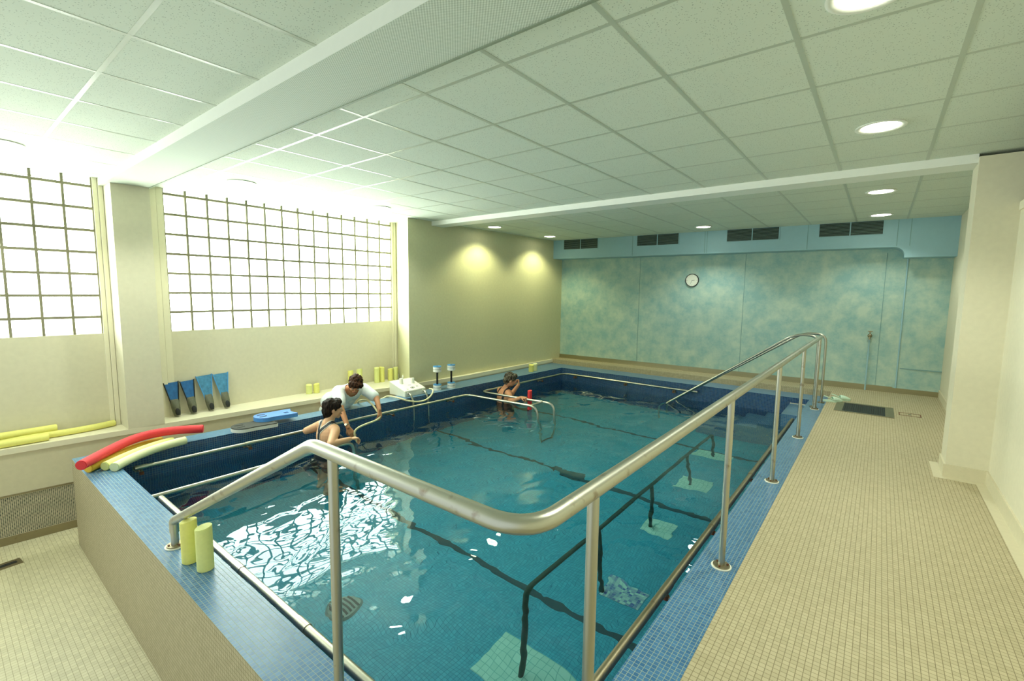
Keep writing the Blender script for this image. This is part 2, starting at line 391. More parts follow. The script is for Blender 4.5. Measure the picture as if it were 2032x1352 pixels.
# window frames: vertical mouldings beside the glass
def jamb(y0, y1, n=3, z0=LEDGE):
    bm = B(); w = (y1-y0)/n
    for i in range(n):
        d = (.0, .018, .008)[i % 3]
        box(bm, (WX-.06, y0+i*w, z0), (WX+.012+d, y0+(i+1)*w-.003, CEIL), bev=.003)
    return bm
# windows of glass blocks
S_ = .2294
def window(name, ya, ncol, first_cut, zr1, zbot, label):
    root = thing(name, None, None); root['kind'] = 'structure'
    z_lines = [zr1-S_*i for i in range(0, 8)]
    ys = [ya+S_*i for i in range(ncol+1)]
    g = B(); mo = B(); j = .0105
    zt = CEIL+.02
    rows = [(z_lines[0], zt)]+[(z_lines[i+1], z_lines[i]) for i in range(7) if z_lines[i+1] > zbot-.12]
    for y0, y1 in zip(ys[:-1], ys[1:]):
        for z0, z1 in rows:
            box(g, (WX-.085, y0+j, max(z0+j, zbot-.02)), (WX-.006, y1-j, z1-j), bev=.012)
    for y in ys: box(mo, (WX-.035, y-j, zbot-.02), (WX-.003, y+j, zt))
    for z in z_lines[:7]: box(mo, (WX-.060, ys[0], z-j*1.25), (WX-.0035, ys[-1], z+j*1.25))
    a = obj('glass_blocks', g, 'glass', root, smooth=40); b = obj('mortar', mo, 'mortar', root)
    return root
w1 = window('window_1', 1.8105, 14, 0, 2.605, SILL, '')
w2 = window('window_2', 1.195-12*S_, 12, 0, 2.571, SILL+.015, '')
obj('window_frame', jamb(1.605, 1.81), 'cream', w1); obj('window_frame', jamb(5.02, 5.14), 'cream', w1)
obj('window_frame', jamb(1.195, 1.28, 2), 'cream', w2)
# back wall
def wallpoly(name, xz, mat, front=0., thick=.25):
    bm = B(); a = [bm.verts.new((x, back(x)-front, z)) for x, z in xz]; b = [bm.verts.new((x, back(x)-front+thick, z)) for x, z in xz]
    bm.faces.new(a); bm.faces.new(list(reversed(b))); n = len(a)
    for i in range(n): bm.faces.new((a[i], b[i], b[(i+1) % n], a[(i+1) % n]))
    return struct(name, bm, mat)
wallpoly('wall_back', [(-6.3, .0), (1.2, .0), (1.2, CEIL), (-6.3, CEIL)], 'mottle')
# bulkhead that wraps down at its right end with a rounded inner corner
out = [(-6.2, CEIL), (1.2, CEIL), (1.2, 2.10), (.22, 2.10), (.22, 2.13)]
arc = [(.22-.14+.14*math.cos(t), 2.13+.13*math.sin(t)) for t in [PI/2*k/8 for k in range(1, 9)]]
out += arc + [(-6.2, 2.262)]
bm = B(); D = .355
a = [bm.verts.new((x, back(x)-D, z)) for x, z in out]; b = [bm.verts.new((x, back(x)+.01, z)) for x, z in out]
bm.faces.new(a); n = len(a)
for i in range(n): bm.faces.new((a[i], b[i], b[(i+1) % n], a[(i+1) % n]))
struct('wall_back_bulkhead', bm, 'blue_plain')
bm = B()
for x in (-4.0, -2.62, -1.02, .12, .27, -2.58): box(bm, (x-.004, back(x)-D-.002, 2.27), (x+.004, back(x)-D+.01, CEIL))
for x, z1 in ((-3.97, 2.26), (-1.99, 2.26)): box(bm, (x-.004, back(x)-.003, .09), (x+.004, back(x)+.01, z1))
box(bm, (.30, back(.5)-.008, .385), (.82, back(.5)+.02, .40))
box(bm, (.02, back(.02)-.004, .09), (.028, back(.02)+.02, 2.2))
struct('trim_wall_seams', bm, 'seam')
bm = B(); tube(bm, [(.28, back(.28)-.004, .02), (.28, back(.28)-.004, 2.10)], .011, 8); struct('trim_corner_bead', bm, 'blue_plain', smooth=40)
bm = B()
for x0, x1, h, dp in ((-5.92, -2.9, .085, .022), (-2.898, .24, .088, .022), (.24, .79, .075, .018)):
    z = .0
    v = [(x0, z), (x1, z), (x1, z+h), (x0, z+h)]
    a = [bm.verts.new((x, back(x)-dp-(0 if zz > .04 else .0), zz)) for x, zz in v]; b = [bm.verts.new((x, back(x)+.01, zz)) for x, zz in v]
    bm.faces.new(a); bm.faces.new(list(reversed(b)))
    for i in range(4): bm.faces.new((a[i], b[i], b[(i+1) % 4], a[(i+1) % 4]))
    xm0, xm1 = x0, x1
    v = [(x0, .0), (x1, .0), (x1, .014), (x0, .014)]
    a = [bm.verts.new((x, back(x)-dp-.012, zz)) for x, zz in v]; b = [bm.verts.new((x, back(x)-dp+.002, zz)) for x, zz in v]
    bm.faces.new(a); bm.faces.new(list(reversed(b)))
    for i in range(4): bm.faces.new((a[i], b[i], b[(i+1) % 4], a[(i+1) % 4]))
struct('baseboard_back', bm, 'steel_clean')
# right side: pillar, wall, ledge
bm = B(); prism(bm, [(.80, 5.5), (1.6, 5.5), (1.6, 9.7), (.80, 9.7)], 0, CEIL); struct('wall_right_far', bm, 'beige_wall')
bm = B(); prism(bm, [(.53, 5.29), (3.0, 5.29), (3.0, 5.62), (.53, 5.62)], 0, CEIL-.03); struct('wall_right_pillar', bm, 'beige_wall')
bm = B(); prism(bm, [(.79, -1.6), (3.0, -1.6), (3.0, 5.29), (.79, 5.29)], 0, 2.19); struct('wall_right', bm, 'beige_wall')
bm = B(); box(bm, (.78, -1.6, 2.19), (3.0, 5.288, 2.255)); struct('trim_right_ledge', bm, 'cream')
bm = B()
for p in ([(.518, 5.278), (.79, 5.278), (.79, 5.29), (.53, 5.29), (.53, 5.62), (.518, 5.62)],): prism(bm, p, 0, .11)
prism(bm, [(.778, -1.6), (.79, -1.6), (.79, 5.28), (.778, 5.28)], 0, .11)
prism(bm, [(.788, 5.62), (.80, 5.62), (.80, 9.5), (.788, 9.5)], 0, .11)
struct('baseboard_right', bm, 'beige_low')
bm = B(); prism(bm, [(.46, 5.22), (.72, 5.22), (.72, -1.6), (.779, -1.6), (.779, 5.28), (.519, 5.28), (.519, 5.7), (.46, 5.7)], 0, .0015); struct('trim_floor_margin', bm, 'beige_low')
# ------------------------------------------------------------ water
bm = B(); bmesh.ops.create_grid(bm, x_segments=1, y_segments=1, size=.5)
for v in bm.verts:
    y_ = YN if v.co.y < 0 else YF; v.co = Vector((xi(y_) if v.co.x < 0 else XR, y_, WAT))
wt = obj('pool_water', bm, 'water'); tag(wt, 'rippled turquoise water filling the tiled exercise pool', 'water', kind='stuff')

# ------------------------------------------------------------ handrail along the right and near edges
HZ = .935; HX = -.63; HY = .87
t = thing('handrail', 'long brushed steel handrail on posts bending round the near right corner of the pool', 'handrail', (HX, HY, COP))
L = lambda p: (p[0]-HX, p[1]-HY, p[2]-COP)
bm = B(); pp = fillet([(HX, 7.90, HZ), (HX, HY, HZ), (-1.2, HY, HZ)], .13, 12)[:-1] + fillet([(-1.2, HY, HZ), (-1.64, HY, HZ), (-3.33, HY, .085)], .035, 5)[:-1] + fillet([(-2.8, HY, .32), (-3.36, HY, .075), (-3.36, HY, .0)], .025, 4)[1:]
tube(bm, [L(p) for p in pp], .026, 24)
lobj('top_rail', bm, 'steel', t, smooth=60)
def post(parent, x, y, z1, off, r=.0185, zb=COP, plate=True):
    q = lambda p: (p[0]-off[0], p[1]-off[1], p[2]-off[2])
    bm = B(); tube(bm, [q((x, y, zb)), q((x, y, z1))], r, 20); po = lobj('post', bm, 'steel', parent, smooth=60)
    if plate:
        bm = B(); cyl(bm, q((x, y, zb)), q((x, y, zb+.006)), .056, seg=28, mi=1); cyl(bm, q((x, y, zb+.006)), q((x, y, zb+.013)), .047, seg=28)
        for k in range(3):
            a = k*2.1+.4; cyl(bm, q((x+.034*math.cos(a), y+.034*math.sin(a), zb+.012)), q((x+.034*math.cos(a), y+.034*math.sin(a), zb+.02)), .006, seg=8, mi=2)
        f = obj('base_plate', bm, ['steel_dull', 'ring', 'rust'], None, smooth=40); f.parent = po
    return po
for y in (1.20, 2.84, 4.47, 6.08, 7.78): post(t, HX, y, HZ-.01, (HX, HY, COP))
post(t, -1.50, HY, HZ-.01, (HX, HY, COP)); post(t, -3.36, HY, .03, (HX, HY, COP), r=.022)
# two stair rails at the far right corner
def stair_rail(y, x0, label):
    o = (x0, y, COP)
    t = thing('stair_rail', label, 'handrail', o, group='stair rails into the far corner of the pool')
    bm = B(); pts = fillet([(x0, y, COP), (x0, y, .945), (x0-.30, y, .945), (-2.86, y-.0, -.42), (-2.95, y, -.75), (-2.95, y, PF)], .13, 8)
    tube(bm, [(p[0]-o[0], p[1]-o[1], p[2]-o[2]) for p in pts], .0175, 18); lobj('bent_rail', bm, 'steel_bright', t, smooth=60)
    bm = B(); cyl(bm, (0, 0, 0), (0, 0, .012), .045, seg=24); lobj('base_plate', bm, 'steel_dull', t, smooth=40)
stair_rail(8.33, -.60, 'looped steel stair rail rising highest, nearest the blue back wall')
stair_rail(7.93, -.66, 'steel stair rail bending down into the water beside the end post of the long handrail')
bm = B()
box(bm, (XR-.25, 7.60, PF), (XR, YF, -.19))
for k in range(1, 5): box(bm, (XR-.25-.30*k, 7.60, PF), (XR-.25-.30*(k-1), YF, -.19-.25*k))
st = struct('floor_pool_steps', bm, 'coping')
bm = B(); box(bm, (XR-.25, YF-.012, -.19), (XR, YF, -.178)); struct('trim_step_edge', bm, 'cream')
# ------------------------------------------------------------ grab rails just above the water
def bracket_bm(p, wall, off):
    """stub from rail p to wall point, with boss and bolt"""
    q = lambda v: tuple(a-b for a, b in zip(v, off)); bm = B()
    p = Vector(p); w = Vector(wall); d = Vector((p.x, p.y, w.z))
    tube(bm, [q(p), q(d), q(w)], .011, 10, mi=0); n = (w-d).normalized()
    cyl(bm, q(w-n*.02), q(w), .028, seg=14, mi=0); cyl(bm, q(d-Vector((0, 0, .012))), q(d+Vector((0, 0, .012))), .018, seg=12, mi=1)
    return bm
def sleeve(bm, a, b, r): cyl(bm, a, b, r, seg=20)
def grab(name, label, pts, brs, axis, wallv, rad=.05, r=.0185, mat='steel', rot=0):
    o = Vector(pts[0]); t = thing(name, label, 'grab rail', tuple(o), group=None)
    bm = B(); tube(bm, [Vector(p)-o for p in (fillet(pts, rad, 6) if rad else pts)], r, 20); lobj('rail', bm, mat, t, smooth=60)
    for b in brs:
        b = Vector(b); w = b.copy(); w[axis] = xi(b.y) if wallv == XI else wallv; w.z = b.z-.06
        lobj('bracket', bracket_bm(b, w, o), ['steel_dull', 'rust'], t, smooth=40)
        bm = B(); e = Vector((0, 0, 0)); e[1-axis] = .05; e[axis] = 0; sleeve(bm, b-o-e, b-o+e, r+.003); lobj('sleeve', bm, mat, t, smooth=40)
    return t
RL = -.195
def rx(y): return -5.44+.0353*(y-1.13)
tq = grab('grab_rail', 'steel grab rail round the left and far walls with two jutting walking bars', [(rx(1.13), 1.13, RL), (rx(5.51), 5.51, RL), (-3.93, 5.60, RL), (-3.88, 5.60, RL-.5), (-3.88, 5.62, PF)],
     [(rx(y), y, RL) for y in (1.18, 2.15, 3.12, 4.05, 5.2, 6.5, 7.6)], 0, XI, rad=.13, mat='steel_bright')
o0 = Vector((rx(1.13), 1.13, RL))
bm = B(); tube(bm, [p-o0 for p in fillet([(-3.84, 5.93, PF), (-3.83, 5.93, -.6), (-3.84, 5.93, RL), (rx(5.84), 5.84, RL), (rx(8.37), 8.37, RL-.005), (-2.42, 8.37, RL-.01)], .13, 6)], .0185, 20); lobj('rail', bm, 'steel_bright', tq, smooth=60)
for b in ((-4.93, 8.37, RL), (-3.80, 8.37, RL-.005), (-2.85, 8.37, RL-.01)):
    lobj('bracket', bracket_bm(b, (b[0], YF, b[2]-.06), o0), ['steel_dull', 'rust'], tq, smooth=40)
for a, b, m in (((-4.05, 5.595, RL), (-4.05, 5.92, RL), 'steel'), ((-3.88, 5.62, PF+.03), (-3.84, 5.93, PF+.03), 'dark_pipe')):
    bm = B(); tube(bm, [Vector(a)-o0, Vector(b)-o0], .016, 12); lobj('cross_tube', bm, m, tq, smooth=50)
grab('grab_rail', 'steel grab rail with sleeves along the near pool edge behind the two upright foam pieces', [(-4.48, 1.085, -.19), (-.90, 1.085, -.195)],
     [(-3.60, 1.085, -.19), (-2.98, 1.085, -.192), (-2.20, 1.085, -.193), (-1.2, 1.085, -.195)], 1, YN, rad=0, mat='steel_bright', r=.024)
grab('grab_rail', 'steel grab rail along the right pool wall below the long handrail posts', [(-.86, 1.25, -.18), (-.86, 7.52, -.235)],
     [(-.86, 1.5, -.18), (-.86, 2.58, -.195), (-.86, 3.55, -.20), (-.86, 4.86, -.21), (-.86, 6.15, -.22), (-.86, 7.3, -.23)], 0, XR, rad=0, mat='steel_dull', r=.0235)
t = thing('walking_bar', 'steel walking bar parallel to the left wall, gripped by the swimsuited person nearest the window', 'bar', (-4.59, YN, -.20))
bm = B(); tube(bm, fillet([(0, 0, 0), (0, 1.92, 0), (0, 1.95, -.5), (0, 1.95, PF+.20)], .1, 8), .0185, 18); lobj('rail', bm, 'steel', t, smooth=60)
t = thing('underwater_rail', 'dark submerged handrail on legs standing on the pool floor under the water', 'handrail', (-1.70, 2.34, PF))
zr = -.50-PF
bm = B(); tube(bm, fillet([(0.02, -.04, 0), (0, 0, zr), (0, 4.32, zr), (0.0, 4.34, 0)], .09, 8), .021, 16); lobj('rail', bm, 'dark_pipe', t, smooth=60)
for y in (1.0, 2.14, 3.27): bm = B(); tube(bm, [(0, y, zr), (.03, y, 0)], .019, 14); lobj('leg', bm, 'dark_pipe', t, smooth=60)
# pale patches of mosaic where those legs meet the floor
for i, (x, y, w, h, m) in enumerate(((-1.70, 2.30, .30, .34, 'pale_patch'), (-1.50, 3.42, .17, .20, 'mixed_patch'), (-1.60, 4.52, .15, .22, 'pale_patch'), (-1.62, 5.66, .22, .30, 'pale_patch'), (-1.68, 6.72, .26, .26, 'pale_patch'))):
    bm = B(); box(bm, (x-w, y-h*.6, PF), (x+w, y+h*.6, PF+.005), bev=.002); struct('trim_floor_patch', bm, m)
t = thing('floor_drain', 'small dark drain cover on the pool floor at the left near corner', 'drain', (-3.12, 1.86, PF))
bm = B(); cyl(bm, (0, 0, 0), (0, 0, .03), .13, .11, seg=24); lobj('cover', bm, 'louvre', t, smooth=40)
bm = B()
for k in range(-2, 3): box(bm, (-.08, k*.035-.008, .03), (.08, k*.035+.008, .034))
lobj('grille', bm, 'black', t)
# ------------------------------------------------------------ ceiling lights
LAMPS = [(-.09, 4.11, 'on', 'round recessed ceiling light, largest, in front of the far beam at the right'), (-.09, 6.60, 'on', 'round recessed ceiling light just behind the far beam at the right'),
 (-.09, 8.48, 'dim', 'round recessed ceiling light above the rightmost air vent'), (-2.47, 8.36, 'on', 'round recessed ceiling light between the second and third air vents'),
 (-5.44, 8.10, 'on', 'round recessed ceiling light at the far left corner by the first air vent'), (-5.49, 6.41, 'on', 'round recessed ceiling light behind the far beam, nearest the beige left wall'),
 (-5.56, 4.05, 'on', 'round recessed ceiling light over the far end of the glass block window'), (-5.53, 2.24, 'on', 'round recessed ceiling light over the near end of the larger glass block window'),
 (-5.65, .48, 'on', 'round recessed ceiling light over the near left window at the photo edge'), (-.12, 2.30, 'on', 'round recessed ceiling light cut by the top edge at the right')]
for x, y, st_, lab in LAMPS:
    t = thing('ceiling_light', lab, 'ceiling light', (x, y, CEIL), group='round recessed ceiling lights')
    bm = B()
    n = 36; rs = [(.108, -.002), (.138, -.001), (.142, -.008), (.128, -.011), (.110, -.006)]
    rings = [[bm.verts.new((r*math.cos(2*PI*k/n), r*math.sin(2*PI*k/n), z)) for k in range(n)] for r, z in rs]
    for a, b in zip(rings, rings[1:]+rings[:1]):
        for k in range(n): bm.faces.new((a[k], a[(k+1) % n], b[(k+1) % n], b[k]))
    lobj('trim_ring', bm, 'white', t, smooth=50)
    bm = B(); cyl(bm, (0, 0, -.005), (0, 0, 0), .1085, seg=n); lobj('diffuser', bm, 'lamp', t)
    l = bpy.data.lights.new('downlight', 'SPOT'); l.energy = 95 if st_ == 'on' else 60; l.spot_size = math.radians(128); l.spot_blend = .55
    l.color = (1.0, 1.0, .56) if x < -5 and y > 5 else (.95, 1.0, .86); l.shadow_soft_size = .09
    o = bpy.data.objects.new('downlight_beam', l); o.location = (0, 0, -.02); COL.objects.link(o); o.parent = t
# ------------------------------------------------------------ back wall: vents, clock, tap
VN = [(-5.17, .80, 'leftmost of four louvred air vents in the pale blue bulkhead'), (-3.50, .80, 'second louvred air vent from the left in the blue bulkhead'),
      (-1.84, .80, 'third louvred air vent from the left in the blue bulkhead'), (-.46, .80, 'rightmost louvred air vent, nearest the right wall')]
for x, w, lab in VN:
    y = back(x)-D; ang = math.atan(.0416)
    t = thing('air_vent', lab, 'air vent', (x, y, 2.56), ang, 'louvred air vents in the bulkhead')
    bm = B(); h = .10; w2 = w/2+.02
    for lo, hi in (((-w2, -.008, h), (w2, 0, h+.016)), ((-w2, -.008, -h-.016), (w2, 0, -h)), ((-w2, -.008, -h), (-w2+.016, 0, h)), ((w2-.016, -.008, -h), (w2, 0, h)), ((-.008, -.008, -h), (.008, 0, h))): box(bm, lo, hi)
    lobj('frame', bm, 'blue_plain', t)
    bm = B(); box(bm, (-w2+.01, -.003, -h), (w2-.01, -.001, h)); lobj('backing', bm, 'vent_dark', t)  # dark sheet colours in the shade between the louvres
    bm = B()
    for sgn in (-1, 1):
        for k in range(9):
            z = -h+.012+k*.0215; a = sgn*.012; b = sgn*(w/2+.002)
            x0, x1 = min(a, b), max(a, b)
            vs = [bm.verts.new(v) for v in ((x0, -.003, z), (x1, -.003, z), (x1, -.012, z-.006), (x0, -.012, z-.006), (x0, -.003, z+.004), (x1, -.003, z+.004), (x1, -.012, z-.002), (x0, -.012, z-.002))]
            for f in ((0, 1, 2, 3), (4, 7, 6, 5), (0, 4, 5, 1), (3, 2, 6, 7), (1, 5, 6, 2), (0, 3, 7, 4)): bm.faces.new([vs[q] for q in f])
    lobj('louvres', bm, 'louvre', t)
cx = -2.915
t = thing('wall_clock', 'round white wall clock with thin black rim on the mottled blue wall', 'clock', (cx, back(cx), 1.785), math.atan(.0416))
bm = B(); n = 40; R_ = .125
prof = [(R_-.012, -.03), (R_-.004, -.038), (R_, -.03), (R_, 0), (R_-.012, 0)]
rings = [[bm.verts.new((r*math.cos(2*PI*k/n), y, r*math.sin(2*PI*k/n))) for k in range(n)] for r, y in prof]
for a, b in zip(rings, rings[1:]+rings[:1]):
    for k in range(n): bm.faces.new((a[k], a[(k+1) % n], b[(k+1) % n], b[k]))
lobj('rim', bm, 'black', t, smooth=50)
bm = B(); cyl(bm, (0, -.026, 0), (0, -.02, 0), R_-.011, seg=n); lobj('face', bm, 'clock_face', t)
for k in range(12):
    bm = B(); a = k*PI/6; r1 = R_-.03 if k % 3 else R_-.038
    tube(bm, [(math.sin(a)*r1, -.0275, math.cos(a)*r1), (math.sin(a)*(R_-.022), -.0275, math.cos(a)*(R_-.022))], .002, 6)
    lobj('hour_mark', bm, 'ink', t)
for nm, ang, ln, w in (('hour_hand', 1.52, .05, .0028), ('minute_hand', 3.5, .085, .002)):
    bm = B(); tube(bm, [(0, -.0285, 0), (math.sin(ang)*ln, -.0285, math.cos(ang)*ln)], w, 6); lobj(nm, bm, 'ink', t)
x = -.10; t = thing('wall_tap', 'metal tap on a thin pipe rising from the floor up the blue wall', 'tap', (x, back(x)-.03, .0))
bm = B(); tube(bm, [(0, 0, 0), (0, 0, .86)], .011, 12); lobj('pipe', bm, 'blue_plain', t, smooth=50)
bm = B(); sph(bm, (0, -.01, .885), .03, scale=(1, 1, 1.1)); cyl(bm, (0, -.02, .885), (0, -.075, .87), .014, .012); cyl(bm, (0, -.07, .872), (0, -.075, .83), .012); cyl(bm, (0, -.01, .90), (0, -.01, .955), .009); cyl(bm, (0, .03, .885), (0, 0, .885), .012)
lobj('tap_body', bm, 'steel_dull', t, smooth=50)
bm = B(); tube(bm, [(-.03, -.01, .957), (.03, -.01, .957)], .007, 10); lobj('tap_handle', bm, 'steel_dull', t, smooth=50)
# ------------------------------------------------------------ deck: grate, hatch, shoes
t = thing('floor_grate', 'black barred floor grate in a steel frame set in the beige deck', 'grate', (-.07, 7.77, 0))
bm = B()
for lo, hi in (((-.32, -.34, 0), (-.23, .33, .006)), ((.22, -.34, 0), (.31, .33, .006)), ((-.23, .27, 0), (.22, .33, .008)), ((-.23, -.34, 0), (.22, -.30, .006))): box(bm, lo, hi)
lobj('frame', bm, 'steel_dull', t)
bm = B(); box(bm, (-.23, -.30, 0), (.22, .27, .002)); lobj('pit_shade', bm, 'black', t)  # flat black sheet painted as the shade below the bars
bm = B()
for k in range(19): x = -.22+k*.0235; box(bm, (x, -.30, .0025), (x+.009, .27, .006))
lobj('bars', bm, 'vent_dark', t)
t = thing('access_hatch', 'small narrow inspection hatch outlined in the deck beside the floor grate', 'hatch', (.40, 7.80, 0))
bm = B()
for lo, hi in (((-.11, -.09, 0), (.11, -.08, .003)), ((-.11, .08, 0), (.11, .09, .003)), ((-.11, -.09, 0), (-.10, .09, .003)), ((.10, -.09, 0), (.11, .09, .003))): box(bm, lo, hi)
lobj('outline', bm, 'rust', t); bm = B(); cyl(bm, (0, 0, 0), (0, 0, .003), .016, seg=12); lobj('lifting_hole', bm, 'black', t)
def clog():
    t = thing('clog', None, 'shoe')
    bm = B(); n = 20
    def outline(s): 
        return [((.048 if math.cos(a) > 0 else .038)*math.sin(a)*s+.004*math.cos(a), .125*math.cos(a)*s) for a in [2*PI*k/n for k in range(n)]]
    lv = [(0, .94), (.012, 1.0), (.024, .98)]
    rings = [[bm.verts.new((x, y, z)) for x, y in outline(s)] for z, s in lv]
    for a, b in zip(rings[:-1], rings[1:]):
        for k in range(n): bm.faces.new((a[k], a[(k+1) % n], b[(k+1) % n], b[k]))
    bm.faces.new(list(reversed(rings[0]))); bm.faces.new(rings[-1]); lobj('sole', bm, 'shoe', t, smooth=50)
    bm = B(); m = 10; prev = None
    for i in range(9):
        u = i/8; y = .118-.125*u; hw = .018+.030*math.sin(min(1, u*1.3)*PI/2); hh = .016+.040*math.sin(min(1, u*1.1)*PI/2)
        ring = [bm.verts.new((hw*math.cos(PI*k/m), y, .022+hh*math.sin(PI*k/m))) for k in range(m+1)]
        if prev:
            for k in range(m): bm.faces.new((prev[k], prev[k+1], ring[k+1], ring[k]))
        prev = ring
    o = lobj('upper', bm, 'shoe', t, smooth=60); sm = o.modifiers.new('s', 'SOLIDIFY'); sm.thickness = .004
    bm = B(); tube(bm, [(.042, .0, .035), (.045, -.07, .07), (.0, -.125, .085), (-.045, -.07, .07), (-.042, .0, .035)], .005, 8, smoothn=2); lobj('heel_strap', bm, 'shoe', t, smooth=60)
    return t
s1 = clog(); s1.location = (-.44, 8.02, 0); s1.rotation_euler[2] = 2.0+PI; s1['label'] = 'pale green slip-on shoe touching the foot of the stair rail'; s1['group'] = 'pale green shoes on the deck edge'
s2 = copy_tree(s1); s2.location = (-.36, 8.22, 0); s2.rotation_euler[2] = 1.85+PI; s2['label'] = 'pale green slip-on shoe farther from the stair rail, behind its pair'
# low floor drain and radiator grille
t = thing('gutter_drain', 'small rectangular steel drain in the lower floor at the left photo edge', 'drain', (-5.90, .25, LOW), .12)
bm = B(); box(bm, (-.065, -.13, 0), (.065, .13, .004)); lobj('frame', bm, 'steel_dull', t)
bm = B(); box(bm, (-.022, -.10, .004), (.022, .10, .006)); lobj('slot', bm, 'black', t)
gy0, gy1, gz0, gz1 = -1.2, .92, -.865, -.478
ang = math.atan2(.078, 1)
t = thing('radiator_grille', 'perforated cream metal radiator grille low on the wall at the left edge', 'grille', (wl(-.14), -.14, gz0), -ang)
Lh = (gy1-gy0)/2
bm = B(); hh = gz1-gz0; p = .0135; nb = int(2*Lh/p)
for k in range(int(hh/p)+1): box(bm, (.010, -Lh, k*p), (.014, Lh, k*p+.0045))
for k in range(nb+1): box(bm, (.0095, -Lh+k*p, 0), (.0135, -Lh+k*p+.004, hh))
lobj('mesh_panel', bm, 'beige_low', t)
bm = B(); box(bm, (.002, -Lh, 0), (.004, Lh, hh)); lobj('cavity_shade', bm, 'vent_dark', t)  # thin dark panel standing in for shade behind the mesh
bm = B(); box(bm, (0, -Lh-.02, -.012), (.022, Lh+.012, 0)); box(bm, (0, -Lh-.02, hh), (.020, Lh+.012, hh+.012)); box(bm, (0, Lh, -.01), (.022, Lh+.014, hh+.01)); box(bm, (.0, -Lh, -.085), (.012, Lh+.01, -.012)); lobj('frame', bm, 'steel_dull', t)
# ------------------------------------------------------------ foam noodles
def noodle(name, label, pts, r, mat, group=None, hollow=False, cat='pool noodle'):
    c = Vector(pts[0]); o = None
    bm = B(); q = [Vector(p)-c for p in pts]
    tube(bm, q, r, 24, smoothn=3 if len(pts) > 2 else 0)
    es = [e for e in bm.edges if sum(len(f.verts) > 4 for f in e.link_faces) == 1]
    bmesh.ops.bevel(bm, geom=es, offset=r*.12, segments=2, affect='EDGES')
    o = obj(name, bm, mat, None, smooth=45); o.location = c; return tag(o, label, cat, group)
G1 = 'long foam noodles lying on the near left corner of the pool edge'
noodle('pool_noodle', 'long red foam noodle lying on top of the yellow ones at the pool corner', [(-5.17, .72, .022), (-5.41, .91, .022), (-5.62, 1.146, .040), (-5.70, 1.334, .042), (-5.665, 1.535, .042), (-5.55, 1.75, .03)], .042, 'noodle_r', G1)
noodle('pool_noodle', 'amber yellow foam noodle directly under the red one', [(-5.30, .782, -.056), (-5.449, .948, -.056), (-5.649, 1.157, -.056), (-5.74, 1.43, -.056)], .038, 'noodle_o', G1)
noodle('pool_noodle', 'pale cream foam noodle in the middle between amber and greenish ones', [(-5.255, .885, -.055), (-5.46, 1.11, -.055), (-5.60, 1.345, -.055), (-5.64, 1.50, -.055)], .039, 'noodle_p', G1)
noodle('pool_noodle', 'pale cream foam noodle closest to the water at the pool corner', [(-5.164, .931, -.055), (-5.372, 1.134, -.055), (-5.51, 1.367, -.055), (-5.555, 1.585, -.055)], .040, 'noodle_l', G1)
G2 = 'long yellow foam noodles on the left ledge'
noodle('pool_noodle', 'yellow foam noodle against the wall below the left window, topmost of three', [(-6.53, -1.0, .072), (-6.54, -.2, .072), (-6.555, .76, .072)], .036, 'noodle_y', G2)
noodle('pool_noodle', 'yellow foam noodle at the front edge of the left ledge with its hollow end showing', [(-6.45, -1.0, .022), (-6.43, -.2, .022), (-6.42, .68, .022)], .036, 'noodle_y', G2)
noodle('pool_noodle', 'yellow foam noodle reaching farthest right on the left ledge to the pier', [(-6.55, -.9, -.0), (-6.56, .2, .018), (-6.50, .78, .018), (-6.52, 1.05, .018), (-6.57, 1.22, .02)], .033, 'noodle_y', G2)
def upright(x, y, z, h, r, mat, lab, grp):
    bm = B(); cyl(bm, (0, 0, 0), (0, 0, h), r, seg=28)
    es = [e for e in bm.edges if sum(len(f.verts) > 4 for f in e.link_faces) == 1]
    bmesh.ops.bevel(bm, geom=es, offset=.003, segments=2, affect='EDGES')
    for v in bm.verts:
        if v.co.z > h*.5: v.co.z += .35*v.co.x*(1 if random.random() > -1 else 0)*.5
        v.co.z = max(0, v.co.z+ (0))
    o = obj('foam_cylinder', bm, mat, None, smooth=40); o.location = (x, y, z); o.rotation_euler[2] = random.random()*6
    return tag(o, lab, 'foam piece', grp if grp != 'none' else None)
g = 'cut foam pieces standing on the near pool edge'
upright(-3.10, .872, COP, .255, .043, 'noodle_y', 'upright yellow foam piece on the near edge, next to the short rail post', g)
upright(-2.945, .900, COP, .255, .043, 'noodle_p', 'upright pale foam piece on the near edge, right of its yellow neighbour', g)
g = 'cut foam pieces at the far left coping'
upright(-5.48, 7.58, COP, .145, .05, 'noodle_y', 'yellow foam piece on the far left coping, nearer of the two', g)
upright(-5.50, 7.74, COP, .145, .05, 'noodle_l', 'pale foam piece on the far left coping, nearer the corner', g)
g = 'cut foam pieces along the ledge below the large window'
for x, y, h, m, lab in ((-6.52, 3.44, .135, 'noodle_p', 'short yellow foam piece on the ledge, leftmost of the window ledge row'), (-6.50, 3.545, .135, 'noodle_y', 'short yellow foam piece on the ledge just right of the leftmost one'),
    (-6.52, 4.13, .26, 'noodle_y', 'foam piece on the ledge mostly hidden behind the carer head, left one'), (-6.50, 4.28, .27, 'noodle_p', 'foam piece on the ledge half hidden behind the carer head, right one'),
    (-6.49, 4.60, .25, 'noodle_p', 'tall yellow foam piece on the ledge right after the carer head'), (-6.49, 4.70, .25, 'noodle_y', 'tall narrow yellow foam piece touching the one right after the carer'),
    (-6.49, 4.87, .20, 'noodle_y', 'medium yellow foam piece on the ledge, second from the window edge'), (-6.49, 4.98, .21, 'noodle_p', 'pale topped foam piece on the ledge closest to the window edge')):
    upright(x, y, LEDGE, h, .042, m, lab, g)
t = thing('bottle', 'small white bottle on the ledge beside the last foam piece', 'bottle', (-6.50, 5.03, LEDGE), group='small bottles at the end of the ledge')
